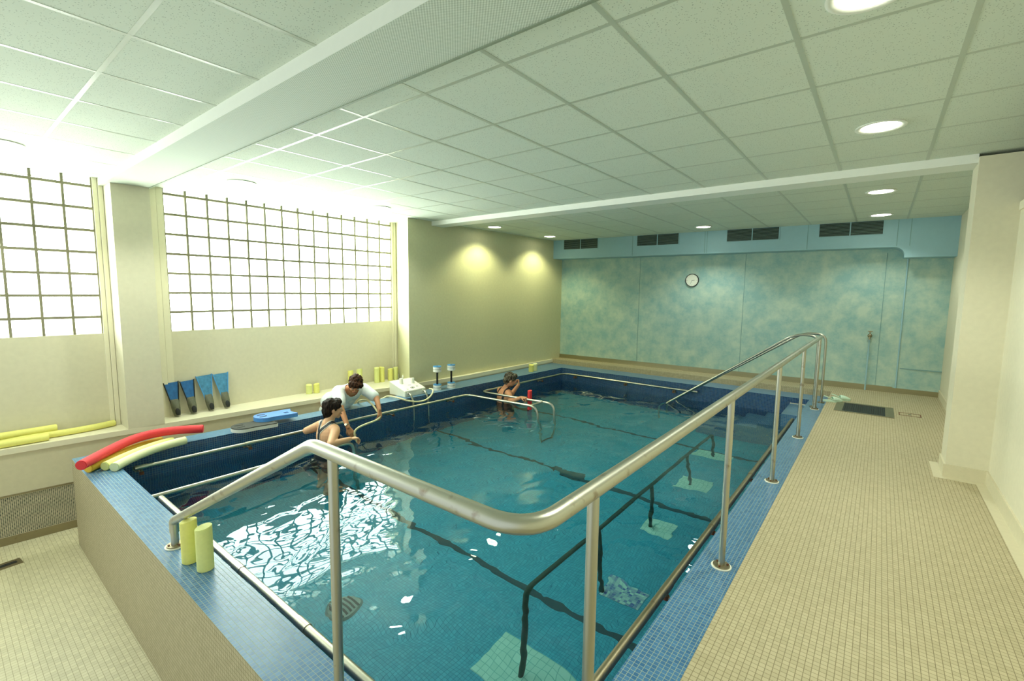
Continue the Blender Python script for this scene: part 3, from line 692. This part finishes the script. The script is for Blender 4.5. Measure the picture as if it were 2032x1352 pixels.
bm = B(); cyl(bm, (0, 0, 0), (0, 0, .075), .022, seg=16); cyl(bm, (0, 0, .075), (0, 0, .10), .022, .01, seg=16); lobj('body', bm, 'foam_white', t, smooth=40)
bm = B(); cyl(bm, (0, 0, .10), (0, 0, .12), .01, seg=12); lobj('cap', bm, 'noodle_l', t, smooth=40)
for x, y, lab in ((-6.30, 4.99, 'small white bottle behind the machine, left of two'), (-6.22, 5.00, 'small white bottle behind the machine by the wall corner')):
    c = copy_tree(t); c.location = (x, y, LEDGE); c['label'] = lab; 
# flippers leaning on the window wall
def flipper(big, blue):
    t = thing('flipper', None, 'flipper')
    L_ = .46 if big else .42; w0 = .090 if big else .077
    bm = B(); n = 12; prev = None; th = .006
    for i in range(n+1):
        u = i/n; z = .17+ (L_-.17)*u; hw = .038+(w0-.038)*(u**.9)
        zc = z+(.006*math.cos(u*3))
        ring = [bm.verts.new(v) for v in ((-hw, -th, zc), (-hw*.92, -th*.4, zc), (hw*.92, -th*.4, zc), (hw, -th, zc), (hw, th, zc), (-hw, th, zc))]
        if prev:
            for k in range(6): bm.faces.new((prev[k], prev[(k+1) % 6], ring[(k+1) % 6], ring[k]))
        else: bm.faces.new(list(reversed(ring)))
        prev = ring
    bm.faces.new(prev); lobj('blade', bm, blue, t, smooth=30)
    for s in (-1, 1):
        bm = B(); tube(bm, [(s*.036, -.004, .10), (s*.042, -.004, .19), (s*(w0-.002), -.004, L_)], .0062, 8); lobj('edge_rib', bm, 'black' if not big else 'disc_blue', t, smooth=40)
    bm = B(); n = 12; m = 16; prev = None
    for i in range(n+1):
        u = i/n; z = .01+.20*u; hw = .030+.016*math.sin(min(1, u*1.6)*PI/2); d = .048*math.sin(min(1., (1-u)*1.35+.05)*PI/2)+.004
        ring = [bm.verts.new((hw*math.cos(a), (-d if math.sin(a) > 0 else -.004)*abs(math.sin(a))-.002 if math.sin(a) > 0 else .012*abs(math.sin(a)), z)) for a in [2*PI*k/m for k in range(m)]]
        if prev:
            for k in range(m): bm.faces.new((prev[k], prev[(k+1) % m], ring[(k+1) % m], ring[k]))
        else: bm.faces.new(list(reversed(ring)))
        prev = ring
    bm.faces.new(prev); lobj('foot_pocket', bm, 'fin_grey', t, smooth=40)
    bm = B(); sph(bm, (0, -.050, .055), .034, seg=20, scale=(.80, .45, 1.3)); lobj('foot_opening', bm, 'black', t, smooth=50)
    return t
fl1 = flipper(False, 'fin_blue'); fl3 = flipper(True, 'fin_blue2')
for fo, src, y, lz, lab in ((fl1, 1, 1.74, -.10, 'blue and grey flipper leaning at the left, closest to the pier'), (None, 1, 1.91, -.13, 'plain blue flipper leaning second from the pier'),
                     (fl3, 3, 2.10, -.13, 'scuffed light blue flipper leaning third from the pier'), (None, 3, 2.28, -.10, 'scuffed light blue flipper standing farthest from the pier')):
    o = fo or copy_tree(fl1 if src == 1 else fl3); o['label'] = lab; o['group'] = 'flippers leaning against the window wall'
    o.location = (WX+.115, y+.05, LEDGE); o.rotation_euler = (-.22, lz*.55, PI/2)
    o.rotation_mode = 'XYZ'
# kickboards
def board(top, side, stripe=None):
    t = thing('kickboard', None, 'kickboard')
    def outline(s):
        p = []; n = 18; Lb, w = .46, .135
        for k in range(n+1): a = PI*k/n; p.append((-w*math.cos(a), Lb*.5-.13+.13*math.sin(a)*1.0))
        p += [(w*.93, .02), (w, -.10), (w*1.02, -Lb/2+.02), (w*.9, -Lb/2)]
        for k in range(1, 8): u = k/8; p.append((w*.9*(1-2*u), -Lb/2+.035*math.sin(PI*u)))
        p += [(-w*.9, -Lb/2), (-w*1.02, -Lb/2+.02), (-w, -.10), (-w*.93, .02)]
        return [(x*s, y*s) for x, y in p]
    def slab(z0, z1, nm, m):
        bm = B(); pts = outline(1); prism(bm, pts, z0, z1); lobj(nm, bm, m, t)
    return t, slab
def handles(t, z):
    for s in (-1, 1):
        bm = B(); tube(bm, [(s*.03, .10, z), (s*.055, .145, z), (s*.045, .18, z)], .008, 8, smoothn=2)
        lobj('hand_slot', bm, 'ink', t, smooth=50)
t, slab = board(0, 0); slab(0, .038, 'foam_core', 'foam_white'); slab(.038, .048, 'top_sheet', 'board_grey'); handles(t, .047)
t.location = (-5.62, 2.28, COP); t.rotation_euler = (0, 0, PI-.10); t['label'] = 'grey and white kickboard lying on the left coping under the blue one'; t['group'] = 'kickboards on the left coping'
t, slab = board(0, 0); slab(0, .040, 'foam_core', 'board_blue_side'); slab(.040, .048, 'top_sheet', 'board_blue'); handles(t, .047)
bm = B()
for k in range(3): tube(bm, [(-.05+k*.02, -.10, .049), (-.045+k*.02, -.15, .049)], .0025, 6)
lobj('printed_mark', bm, 'ink', t)
t.location = (-5.70, 2.56, COP+.049); t.rotation_euler = (0, 0, PI-.12); t['label'] = 'blue kickboard resting across the grey and white one'; t['group'] = 'kickboards on the left coping'
# water dumbbells
def dumbbell():
    t = thing('water_dumbbell', None, 'dumbbell')
    for z0 in (0, .30):
        bm = B()
        for k, (a, b, r, m) in enumerate(((0, .04, .067, 0), (.04, .046, .062, 2), (.046, .082, .067, 0), (.082, .094, .066, 1))):
            cyl(bm, (0, 0, z0+a), (0, 0, z0+b), r, seg=28, mi=m)
        if z0: cyl(bm, (0, 0, z0+.094), (0, 0, z0+.0955), .022, seg=6, mi=2)
        lobj('foam_weight', bm, ['foam_white', 'disc_blue', 'ink'], t, smooth=40)
    bm = B(); tube(bm, [(0, 0, .09), (0, 0, .30)], .014, 14)
    for k in range(9): cyl(bm, (0, 0, .105+k*.022), (0, 0, .113+k*.022), .0185, seg=16)
    lobj('ribbed_grip', bm, 'black', t, smooth=40); return t
d1 = dumbbell(); d1.location = (-5.60, 5.13, COP); d1['label'] = 'upright blue and white foam dumbbell nearest the white machine'; d1['group'] = 'foam dumbbells standing on the left coping'
d1.rotation_euler = (0, 0, .3)
d2 = copy_tree(d1); d2.location = (-5.55, 5.40, COP); d2['label'] = 'upright blue and white foam dumbbell farther from the white machine'; d2.rotation_euler = (0, 0, 1.)
# underwater massage machine on the coping
mo = (-5.545, 4.63, COP)
t = thing('massage_unit', 'white wedge-shaped underwater massage unit with two knobs on the left coping', 'machine', mo)
bm = B(); pf = [(-.38, .0), (0, .0), (0, .092), (-.38, .205)]
a = [bm.verts.new((x, -.205, z)) for x, z in pf]; b = [bm.verts.new((x, .205, z)) for x, z in pf]
bm.faces.new(a); bm.faces.new(list(reversed(b)))
for i in range(4): bm.faces.new((a[i], b[i], b[(i+1) % 4], a[(i+1) % 4]))
bmesh.ops.bevel(bm, geom=bm.edges[:], offset=.006, segments=3, affect='EDGES'); lobj('housing', bm, 'machine', t, smooth=30)
tz = lambda x: .205-(x+.38)*(.113/.38)
for (x, y) in ((-.255, -.075), (-.215, .115)):
    bm = B(); cyl(bm, (x, y, tz(x)-.01), (x, y, tz(x)+.022), .036, .033, seg=24); cyl(bm, (x, y, tz(x)+.022), (x, y, tz(x)+.075), .033, .029, seg=8)
    lobj('knob', bm, 'machine', t, smooth=30)
def onface(x, y): return (x, y, tz(x)+.001)
for pts in ([onface(-.07+.020*math.cos(k*PI/8), .0+.038*math.sin(k*PI/8)) for k in range(17)], [onface(-.07+.009*math.cos(k*PI/8), .0+.016*math.sin(k*PI/8)) for k in range(17)],
            [onface(-.10, .12), onface(-.08, .085)], [onface(-.08, .12), onface(-.10, .09)], [onface(-.065, -.11), onface(-.045, -.13), onface(-.04, -.10)], [onface(-.16, -.02), onface(-.15, .04)]):
    bm = B(); tube(bm, pts, .0025, 6); lobj('printed_mark', bm, 'ink', t, smooth=40)
for y in (-.14, .15):
    bm = B(); cyl(bm, (0, y, .048), (.008, y, .048), .026, seg=24, mi=1); tube(bm, fillet([(0, y, .048), (.05, y, .045), (.105, y, -.04), (.11, y, -.09)], .03), .015, 16); cyl(bm, (.109, y, -.075), (.11, y, -.11), .018, seg=16)
    tube(bm, [(.11, y, -.09), (.125, y, -.14), (.13, y, WAT-COP-.2)], .009, 12, smoothn=2)
    lobj('spout', bm, ['steel_bright', 'machine'], t, smooth=50)
def away(p, k): return (p[0]*k, p[1]*k, CZ+(p[2]-CZ)*k)
HK = [1.062]*9+[1.03]*1+[1.0]*5+[1.0, 1.01]+[1.025]*10
noodle('massage_hose', 'cream flexible hose looping from the white unit over the coping into the water', [away(p, k) for p, k in zip([(-5.20, 4.60, .065), (-5.13, 4.62, .06), (-5.08, 4.56, .012), (-5.06, 4.46, -.045), (-5.05, 4.30, -.062), (-5.07, 4.11, -.02), (-5.14, 4.02, .024), (-5.26, 3.985, .04), (-5.42, 4.01, .02),
    (-5.62, 4.10, -.055), (-5.80, 4.15, -.12), (-5.86, 4.05, -.3), (-5.87, 3.9, -.34), (-5.85, 3.78, -.2), (-5.75, 3.755, -.06), (-5.55, 3.70, .0), (-5.35, 3.65, .02), (-5.15, 3.58, .012), (-5.03, 3.555, -.04),
    (-4.975, 3.57, -.10), (-4.955, 3.53, -.125), (-4.93, 3.44, -.137), (-4.90, 3.30, -.137), (-4.895, 3.18, -.155), (-4.90, 3.13, -.20), (-4.89, 3.15, -.30), (-4.88, 3.18, -.38)], HK)], .0125, 'hose', cat='hose')
# ------------------------------------------------------------ people
def frame(f, u=Vector((0, 0, 1))):
    f = Vector(f).normalized(); r = f.cross(u).normalized(); u2 = r.cross(f)
    return f, r, u2
def ell(bm, c, f, r, u, radii, seg=20):
    m = Matrix(((r.x*radii[0], f.x*radii[1], u.x*radii[2], c[0]), (r.y*radii[0], f.y*radii[1], u.y*radii[2], c[1]), (r.z*radii[0], f.z*radii[1], u.z*radii[2], c[2]), (0, 0, 0, 1)))
    bmesh.ops.create_uvsphere(bm, u_segments=seg, v_segments=seg//2+2, radius=1, matrix=m)
def cap(bm, p, q, r1, r2=None):
    r2 = r1 if r2 is None else r2
    cyl(bm, p, q, r1, r2, seg=18)
    for c, r in ((p, r1), (q, r2)): bmesh.ops.create_uvsphere(bm, u_segments=16, v_segments=10, radius=r, matrix=Matrix.Translation(c))
def fuse(bm, voxel, it=4, fac=.6):
    """one continuous skin over overlapping volumes"""
    me = bpy.data.meshes.new('tmp'); bm.to_mesh(me); bm.free()
    o = bpy.data.objects.new('tmp', me); COL.objects.link(o)
    m = o.modifiers.new('r', 'REMESH'); m.mode = 'VOXEL'; m.voxel_size = voxel
    m2 = o.modifiers.new('s', 'SMOOTH'); m2.factor = fac; m2.iterations = it
    dg = bpy.context.evaluated_depsgraph_get(); dg.update()
    r = bpy.data.meshes.new_from_object(o.evaluated_get(dg)); bpy.data.objects.remove(o)
    for p in r.polygons: p.use_smooth = True
    return r
def part(name, me, mat, root):
    me.name = name; me.materials.clear(); me.materials.append(M[mat]); me.transform(Matrix.Translation(-root.location))
    o = bpy.data.objects.new(name, me); COL.objects.link(o); o.parent = root; return o
def shell(name, src, root, pred, off, mat):
    """garment cut from the body's own surface and lifted off it"""
    bm = B(); bm.from_mesh(src); loc = root.location
    bmesh.ops.delete(bm, geom=[f for f in bm.faces if not pred(f.calc_center_median()+loc)], context='FACES')
    ns = {v: v.normal.copy() for v in bm.verts}
    for v in bm.verts: v.co += ns[v]*off
    me = bpy.data.meshes.new(name); bm.to_mesh(me); bm.free(); me.materials.append(M[mat])
    for p in me.polygons: p.use_smooth = True
    o = bpy.data.objects.new(name, me); COL.objects.link(o); o.parent = root
    sm = o.modifiers.new('thickness', 'SOLIDIFY'); sm.thickness = .003; sm.offset = 0
    return o
def head(bm, c, f, r, u, neck):
    c = Vector(c)
    ell(bm, c+u*.028-f*.012, f, r, u, (.073, .092, .088)); ell(bm, c-u*.035+f*.018, f, r, u, (.056, .068, .068)); ell(bm, c-u*.088+f*.055, f, r, u, (.024, .022, .020))
    ell(bm, c+f*.058+u*.012, f, r, u, (.052, .030, .030)); cap(bm, c+f*.086+u*.018, c+f*.102-u*.018, .008, .012); ell(bm, c+f*.094-u*.024, f, r, u, (.017, .012, .010))
    for s in (-1, 1):
        ell(bm, c+r*s*.074-f*.008-u*.006, (f+r*s*.35).normalized(), r, u, (.009, .019, .030)); ell(bm, c+r*s*.034+f*.070-u*.018, f, r, u, (.022, .020, .020))
    ell(bm, c+f*.078-u*.052, f, r, u, (.024, .014, .013))
    cap(bm, c-u*.06-f*.02, neck, .052, .062)
def face(root, c, f, r, u, hm):
    c = Vector(c)-root.location
    for s in (-1, 1):
        bm = B(); p = c+r*s*.031+f*.078+u*.012; ell(bm, p, f, r, u, (.013, .010, .009), 12); a = lobj('eye', bm, 'eye', root, 60)
        bm = B(); ell(bm, p+f*.0075, f, r, u, (.006, .004, .006), 10); b = obj('iris', bm, 'ink', None, 60); b.parent = a
        bm = B(); tube(bm, [p+r*s*(-.015)+u*.020+f*.006, p+u*.026+f*.008, p+r*s*.02+u*.018+f*.0], .0035, 8, smoothn=1); lobj('eyebrow', bm, hm, root, 60)
    bm = B(); ell(bm, c+f*.091-u*.052, f, r, u, (.023, .006, .004), 12); ell(bm, c+f*.090-u*.060, f, r, u, (.020, .006, .0045), 12); lobj('lips', bm, 'lips', root, 60)
def hair(root, c, f, r, u, mat, lumps, amp=.008, freq=26., vox=.006):
    bm = B(); c = Vector(c)
    for (a, b_, d), rad in lumps: ell(bm, c+r*a+f*b_+u*d, f, r, u, rad)
    me = fuse(bm, vox, 3)
    for v in me.vertices:
        p = v.co; q = Vector((p.dot(r)*freq*1.5, p.dot(f)*freq*1.2, p.dot(u)*freq*.55)); n = (p-c).normalized()
        v.co = p+n*amp*noise.noise(q)*1.6+n*amp*.5*noise.noise(q*2.3)
    return part('hair', me, mat, root)
def hand(bm, w, d, n, thumb, curl=.5, spread=.021, sc=.92):
    """w wrist, d pointing direction, n back-of-hand normal, thumb +1/-1 side"""
    w = Vector(w); d = Vector(d).normalized(); n = Vector(n).normalized(); n = (n-d*n.dot(d)).normalized(); s = d.cross(n)*thumb
    for k in range(4):
        b0 = w+d*.012*sc+s*(1.5-k)*.012; b1 = w+d*.088*sc+s*(1.5-k)*spread; cap(bm, b0, b1, .013*sc, .0115*sc)
        lens = [(.044, .027, .020), (.048, .030, .022), (.045, .028, .021), (.034, .021, .018)][k]
        p = b1; a = curl*.35
        for i, l in enumerate(lens):
            a += curl*(.55, .75, .5)[i]; q = p+(d*math.cos(a)-n*math.sin(a))*l*sc; cap(bm, p, q, (.0095, .0085, .0078)[i]*sc, (.0085, .0078, .0068)[i]*sc); p = q
    t0 = w+d*.022*sc+s*.018; t1 = t0+(d*.6+s*.75-n*.35).normalized()*.040*sc; t2 = t1+(d*.85+s*.25-n*.45).normalized()*.032*sc; t3 = t2+(d*.9-s*.05-n*.5).normalized()*.024*sc
    cap(bm, t0, t1, .015*sc, .011*sc); cap(bm, t1, t2, .0105*sc, .0095*sc); cap(bm, t2, t3, .0095*sc, .0075*sc)
# --- woman in a black swimsuit between the wall rail and the walking bar
base = (-4.74, 2.64, PF)
t = thing('person', 'dark-haired person in a black swimsuit, back turned, one arm resting on the walking bar', 'person', base)
f, r, u = frame((.42, .90, -.04)); hc = (-4.735, 2.775, .185)
bm = B(); head(bm, hc, f, r, u, (-4.74, 2.70, .02))
bf, br, bu = frame((.0, 1, .0))
ell(bm, (-4.74, 2.695, -.12), bf, br, bu, (.165, .108, .165)); ell(bm, (-4.74, 2.665, -.34), bf, br, bu, (.150, .108, .17)); ell(bm, (-4.74, 2.64, -.55), bf, br, bu, (.175, .125, .15))
cap(bm, (-4.865, 2.70, -.01), (-4.615, 2.71, -.02), .062, .062); cap(bm, (-4.83, 2.715, -.01), (-4.74, 2.71, .05), .05, .05); cap(bm, (-4.65, 2.715, -.01), (-4.74, 2.71, .05), .05, .05)
ell(bm, (-4.82, 2.78, -.17), bf, br, bu, (.068, .055, .062)); ell(bm, (-4.66, 2.78, -.17), bf, br, bu, (.068, .055, .062))
cap(bm, (-4.905, 2.69, -.02), (-5.03, 2.60, -.09), .052, .043); cap(bm, (-5.03, 2.60, -.09), (-5.03, 2.83, -.10), .042, .028); hand(bm, (-5.03, 2.84, -.10), (0.02, 1, -.06), (0, 0, 1), 1, 1.0)
cap(bm, (-4.58, 2.70, -.03), (-4.435, 2.56, -.115), .055, .046); cap(bm, (-4.435, 2.56, -.115), (-4.44, 2.79, -.115), .043, .028); hand(bm, (-4.44, 2.80, -.113), (0.03, 1, -.08), (0, 0, 1), -1, .9)
for s in (-1, 1):
    x = -4.74+s*.095
    cap(bm, (x, 2.64, -.60), (x, 2.69, -.98), .088, .058); cap(bm, (x, 2.69, -.98), (x, 2.62, -1.345), .056, .036); cap(bm, (x, 2.62, -1.365), (x+s*.02, 2.80, -1.38), .034, .022)
me = fuse(bm, .0055, 4); body1 = part('body', me, 'skin', t)
face(t, hc, f, r, u, 'hair_dark')
hair(t, hc, f, r, u, 'hair_dark', [((0, -.028, .045), (.088, .098, .088)), ((0, -.055, -.01), (.080, .070, .085)), ((0, -.062, -.065), (.062, .045, .05)), ((.0, .045, .088), (.070, .052, .040)), ((.062, .02, .055), (.028, .055, .05)), ((-.062, .02, .055), (.028, .055, .05))])
X0 = -4.74
def seg(p, a, b):
    a, b = Vector(a), Vector(b); q = p.copy(); d = b-a; k = max(0, min(1, (q-a).dot(d)/d.length_squared)); return (q-(a+d*k)).length
def strap(w):
    def g(p):
        if p.z < -.78 or p.z > .10 or abs(p.x-X0) > .19: return False
        if p.y < 2.70:
            v = Vector((p.x, 0, p.z))
            return min(seg(v, (X0, 0, -.04), (X0, 0, -.32)), seg(v, (X0, 0, -.05), (X0-.085, 0, .06)), seg(v, (X0, 0, -.05), (X0+.085, 0, .06))) < w or p.z < -.29+(.008 if w > .014 else 0)
        v = Vector((abs(p.x-X0), 0, p.z))
        return (p.z < -.08+(.01 if w > .014 else 0) and abs(p.x-X0) < .155+(.01 if w > .014 else 0)) or seg(v, (.085, 0, .07), (.075, 0, -.1)) < w
    return g
shell('swimsuit_piping', body1.data, t, strap(.026), .003, 'piping'); shell('swimsuit', body1.data, t, strap(.0165), .006, 'suit')
SH1 = Vector((-.15, .085, -.045)); t.location = Vector(base)+SH1
# --- carer in a white tunic leaning over the left coping
base = (-5.97, 3.42, LOW)
t = thing('person', 'brown-haired person in a white short-sleeved tunic leaning over the coping, holding the hose', 'person', base)
hc = Vector((-5.15, 3.325, .335)); f, r, u = frame((.50, -.38, -.70), Vector((.7, -.3, .45)))
bm = B(); head(bm, hc, f, r, u, (-5.36, 3.42, .26))
bf, br, bu = frame((.45, 0, -.85), Vector((.85, 0, .5)))
ell(bm, (-5.50, 3.43, .15), bf, br, bu, (.155, .10, .17)); ell(bm, (-5.70, 3.43, .05), bf, br, bu, (.14, .10, .17)); ell(bm, (-5.89, 3.43, -.08), bf, br, bu, (.165, .115, .14))
cap(bm, (-5.43, 3.28, .22), (-5.40, 3.57, .21), .060, .060)
cap(bm, (-5.42, 3.24, .21), (-5.20, 3.14, .055), .052, .042); cap(bm, (-5.20, 3.14, .055), (-4.99, 3.105, -.155), .040, .027); hand(bm, (-4.99, 3.105, -.16), (.45, .25, -.75), (.5, -.5, .4), 1, .45)
cap(bm, (-5.39, 3.60, .20), (-5.18, 3.665, .085), .052, .043); cap(bm, (-5.18, 3.665, .085), (-5.03, 3.60, -.035), .040, .027); hand(bm, (-5.03, 3.60, -.04), (.45, -.25, -.85), (.85, .3, .45), -1, .75)
for s in (-1, 1):
    y = 3.43+s*.09
    cap(bm, (-5.90, y, -.12), (-5.90, y, -.50), .085, .058); cap(bm, (-5.90, y, -.50), (-5.92, y, -.86), .055, .038)
me = fuse(bm, .0055, 4); body2 = part('body', me, 'skin_tan', t)
face(t, hc, f, r, u, 'hair_brown')
hair(t, hc, f, r, u, 'hair_brown', [((0, -.022, .045), (.090, .100, .088)), ((0, -.06, -.01), (.078, .062, .085)), ((0, .055, .082), (.074, .046, .036)), ((.064, .03, .05), (.026, .055, .055)), ((-.064, .03, .05), (.026, .055, .055))])
bm = B()
ell(bm, (-5.50, 3.43, .145), bf, br, bu, (.185, .125, .18)); ell(bm, (-5.70, 3.43, .05), bf, br, bu, (.18, .13, .18)); ell(bm, (-5.86, 3.43, -.02), bf, br, bu, (.18, .145, .13))
cap(bm, (-5.44, 3.27, .21), (-5.41, 3.58, .20), .078, .078); cap(bm, (-5.42, 3.24, .205), (-5.25, 3.16, .09), .078, .070); cap(bm, (-5.40, 3.61, .195), (-5.235, 3.66, .11), .076, .068)
cap(bm, (-5.52, 3.43, .10), (-5.60, 3.43, .0), .13, .10)
me = fuse(bm, .008, 4)
for v in me.vertices: v.co += Vector((0, 0, 1))*.009*noise.noise(v.co*16)+Vector((1, 0, 0))*.014*noise.noise(v.co*9+Vector((5, 1, 2)))
tun = part('tunic', me, 'cloth_white', t)
bm = B(); bm.from_mesh(tun.data); loc = t.location
def cutv(p):
    if (p-Vector((-5.19, 3.14, .045))).dot(Vector((.75, -.3, -.6))) > 0 and p.y < 3.25: return True
    if (p-Vector((-5.185, 3.665, .085))).dot(Vector((.7, .3, -.6))) > 0 and p.y > 3.55: return True
    v = p-Vector((-5.335, 3.405, .235)); ax = Vector((.25, -.12, -.75)).normalized()   # neck opening and V
    if v.length < .10: return True
    k = v.dot(ax); return 0 < k < .19 and (v-ax*k).length < .080*(1-k/.20)+.014 and p.x > -5.42
bmesh.ops.delete(bm, geom=[q for q in bm.faces if cutv(q.calc_center_median()+loc)], context='FACES'); bm.to_mesh(tun.data); bm.free()
sm = tun.modifiers.new('thickness', 'SOLIDIFY'); sm.thickness = .004; sm.offset = 1
bm = B(); ell(bm, (-5.90, 3.43, -.14), *frame((1, 0, 0)), (.185, .13, .13))
for s in (-1, 1):
    y = 3.43+s*.09; cap(bm, (-5.90, y, -.14), (-5.90, y, -.50), .098, .075); cap(bm, (-5.90, y, -.50), (-5.92, y, -.83), .073, .062)
part('trousers', fuse(bm, .01, 3), 'trouser', t)
for s in (-1, 1):
    bm = B(); y = 3.43+s*.09; cap(bm, (-5.94, y, LOW+.075), (-5.78, y, LOW+.065), .043, .034); part('shoe', fuse(bm, .008, 2), 'foam_white', t)
bm = B(); wq = (Vector((-4.99, 3.105, -.155))-Vector((-5.20, 3.14, .055))).normalized(); wc = Vector((-5.01, 3.108, -.135))-t.location
ws = wq.orthogonal().normalized(); wb_ = wq.cross(ws); ring = [wc+ws*.031*math.cos(2*PI*k/24)+wb_*.031*math.sin(2*PI*k/24) for k in range(25)]
tube(bm, ring, .005, 8, cap=False); cyl(bm, wc+Vector((.012, -.024, .015)), wc+Vector((.018, -.034, .022)), .015, seg=18)
lobj('wrist_watch', bm, 'steel_bright', t, 50)
t.location = Vector(base)+Vector((-.10, .065, -.03))
# --- far swimmer at the walking bars
base = (-4.80, 6.0, PF)
t = thing('person', 'grey-haired person in a dark strapped swimsuit standing in the water behind the far walking bars', 'person', base)
hc = Vector((-4.76, 6.0, .045)); f, r, u = frame((.62, .72, -.32), Vector((.15, .2, 1)))
bm = B(); head(bm, hc, f, r, u, (-4.83, 5.97, -.10))
bf, br, bu = frame((.35, .95, -.12))
ell(bm, (-4.86, 5.95, -.26), bf, br, bu, (.18, .12, .17)); ell(bm, (-4.84, 5.93, -.46), bf, br, bu, (.165, .12, .17)); ell(bm, (-4.82, 5.93, -.64), bf, br, bu, (.185, .13, .15))
cap(bm, (-4.97, 5.99, -.16), (-4.72, 5.90, -.16), .066, .066); cap(bm, (-4.90, 5.98, -.14), (-4.84, 5.97, -.09), .055, .055); cap(bm, (-4.76, 5.93, -.14), (-4.83, 5.97, -.09), .055, .055)
cap(bm, (-4.70, 5.89, -.17), (-4.53, 5.73, -.24), .056, .046); cap(bm, (-4.53, 5.73, -.24), (-4.30, 5.70, -.135), .043, .028); hand(bm, (-4.29, 5.70, -.125), (1, .1, -.05), (0, -.15, 1), 1, 1.25)
cap(bm, (-4.99, 6.02, -.17), (-4.92, 6.25, -.25), .054, .045); cap(bm, (-4.92, 6.25, -.25), (-4.86, 6.36, -.10), .042, .028); hand(bm, (-4.86, 6.365, -.095), (-.2, .25, .8), (.8, .4, 0), 1, 1.7)
for s in (-1, 1):
    x = -4.82+s*.09
    cap(bm, (x, 5.93, -.70), (x, 5.99, -1.02), .09, .06); cap(bm, (x, 5.99, -1.02), (x, 5.93, -1.345), .056, .036); cap(bm, (x, 5.93, -1.365), (x+s*.02, 6.10, -1.38), .034, .022)
me = fuse(bm, .0055, 4); body3 = part('body', me, 'skin_face', t)
face(t, hc, f, r, u, 'hair_grey')
hair(t, hc, f, r, u, 'hair_grey', [((0, -.028, .050), (.090, .100, .088)), ((0, -.06, -.005), (.078, .062, .080)), ((0, .045, .092), (.076, .055, .042)), ((.064, .02, .055), (.028, .05, .05)), ((-.064, .02, .055), (.028, .05, .05))], amp=.014, freq=34.)
def strap3(p):
    if p.z > -.05 or p.z < -.85 or (p-Vector((-4.83, 5.95, p.z))).length > .21: return False
    if p.z < -.34: return True
    q = p-Vector((-4.83, 5.95, 0)); x = q.dot(br)
    return abs(abs(x)-.085) < .016
shell('swimsuit', body3.data, t, strap3, .005, 'suit')
t.location = Vector(base)+Vector((-.14, .175, -.045))
upright(-4.345, 5.985, WAT-.02, .33, .036, 'noodle_r', 'upright red foam cylinder floating beside the hand on the walking bar', 'none')
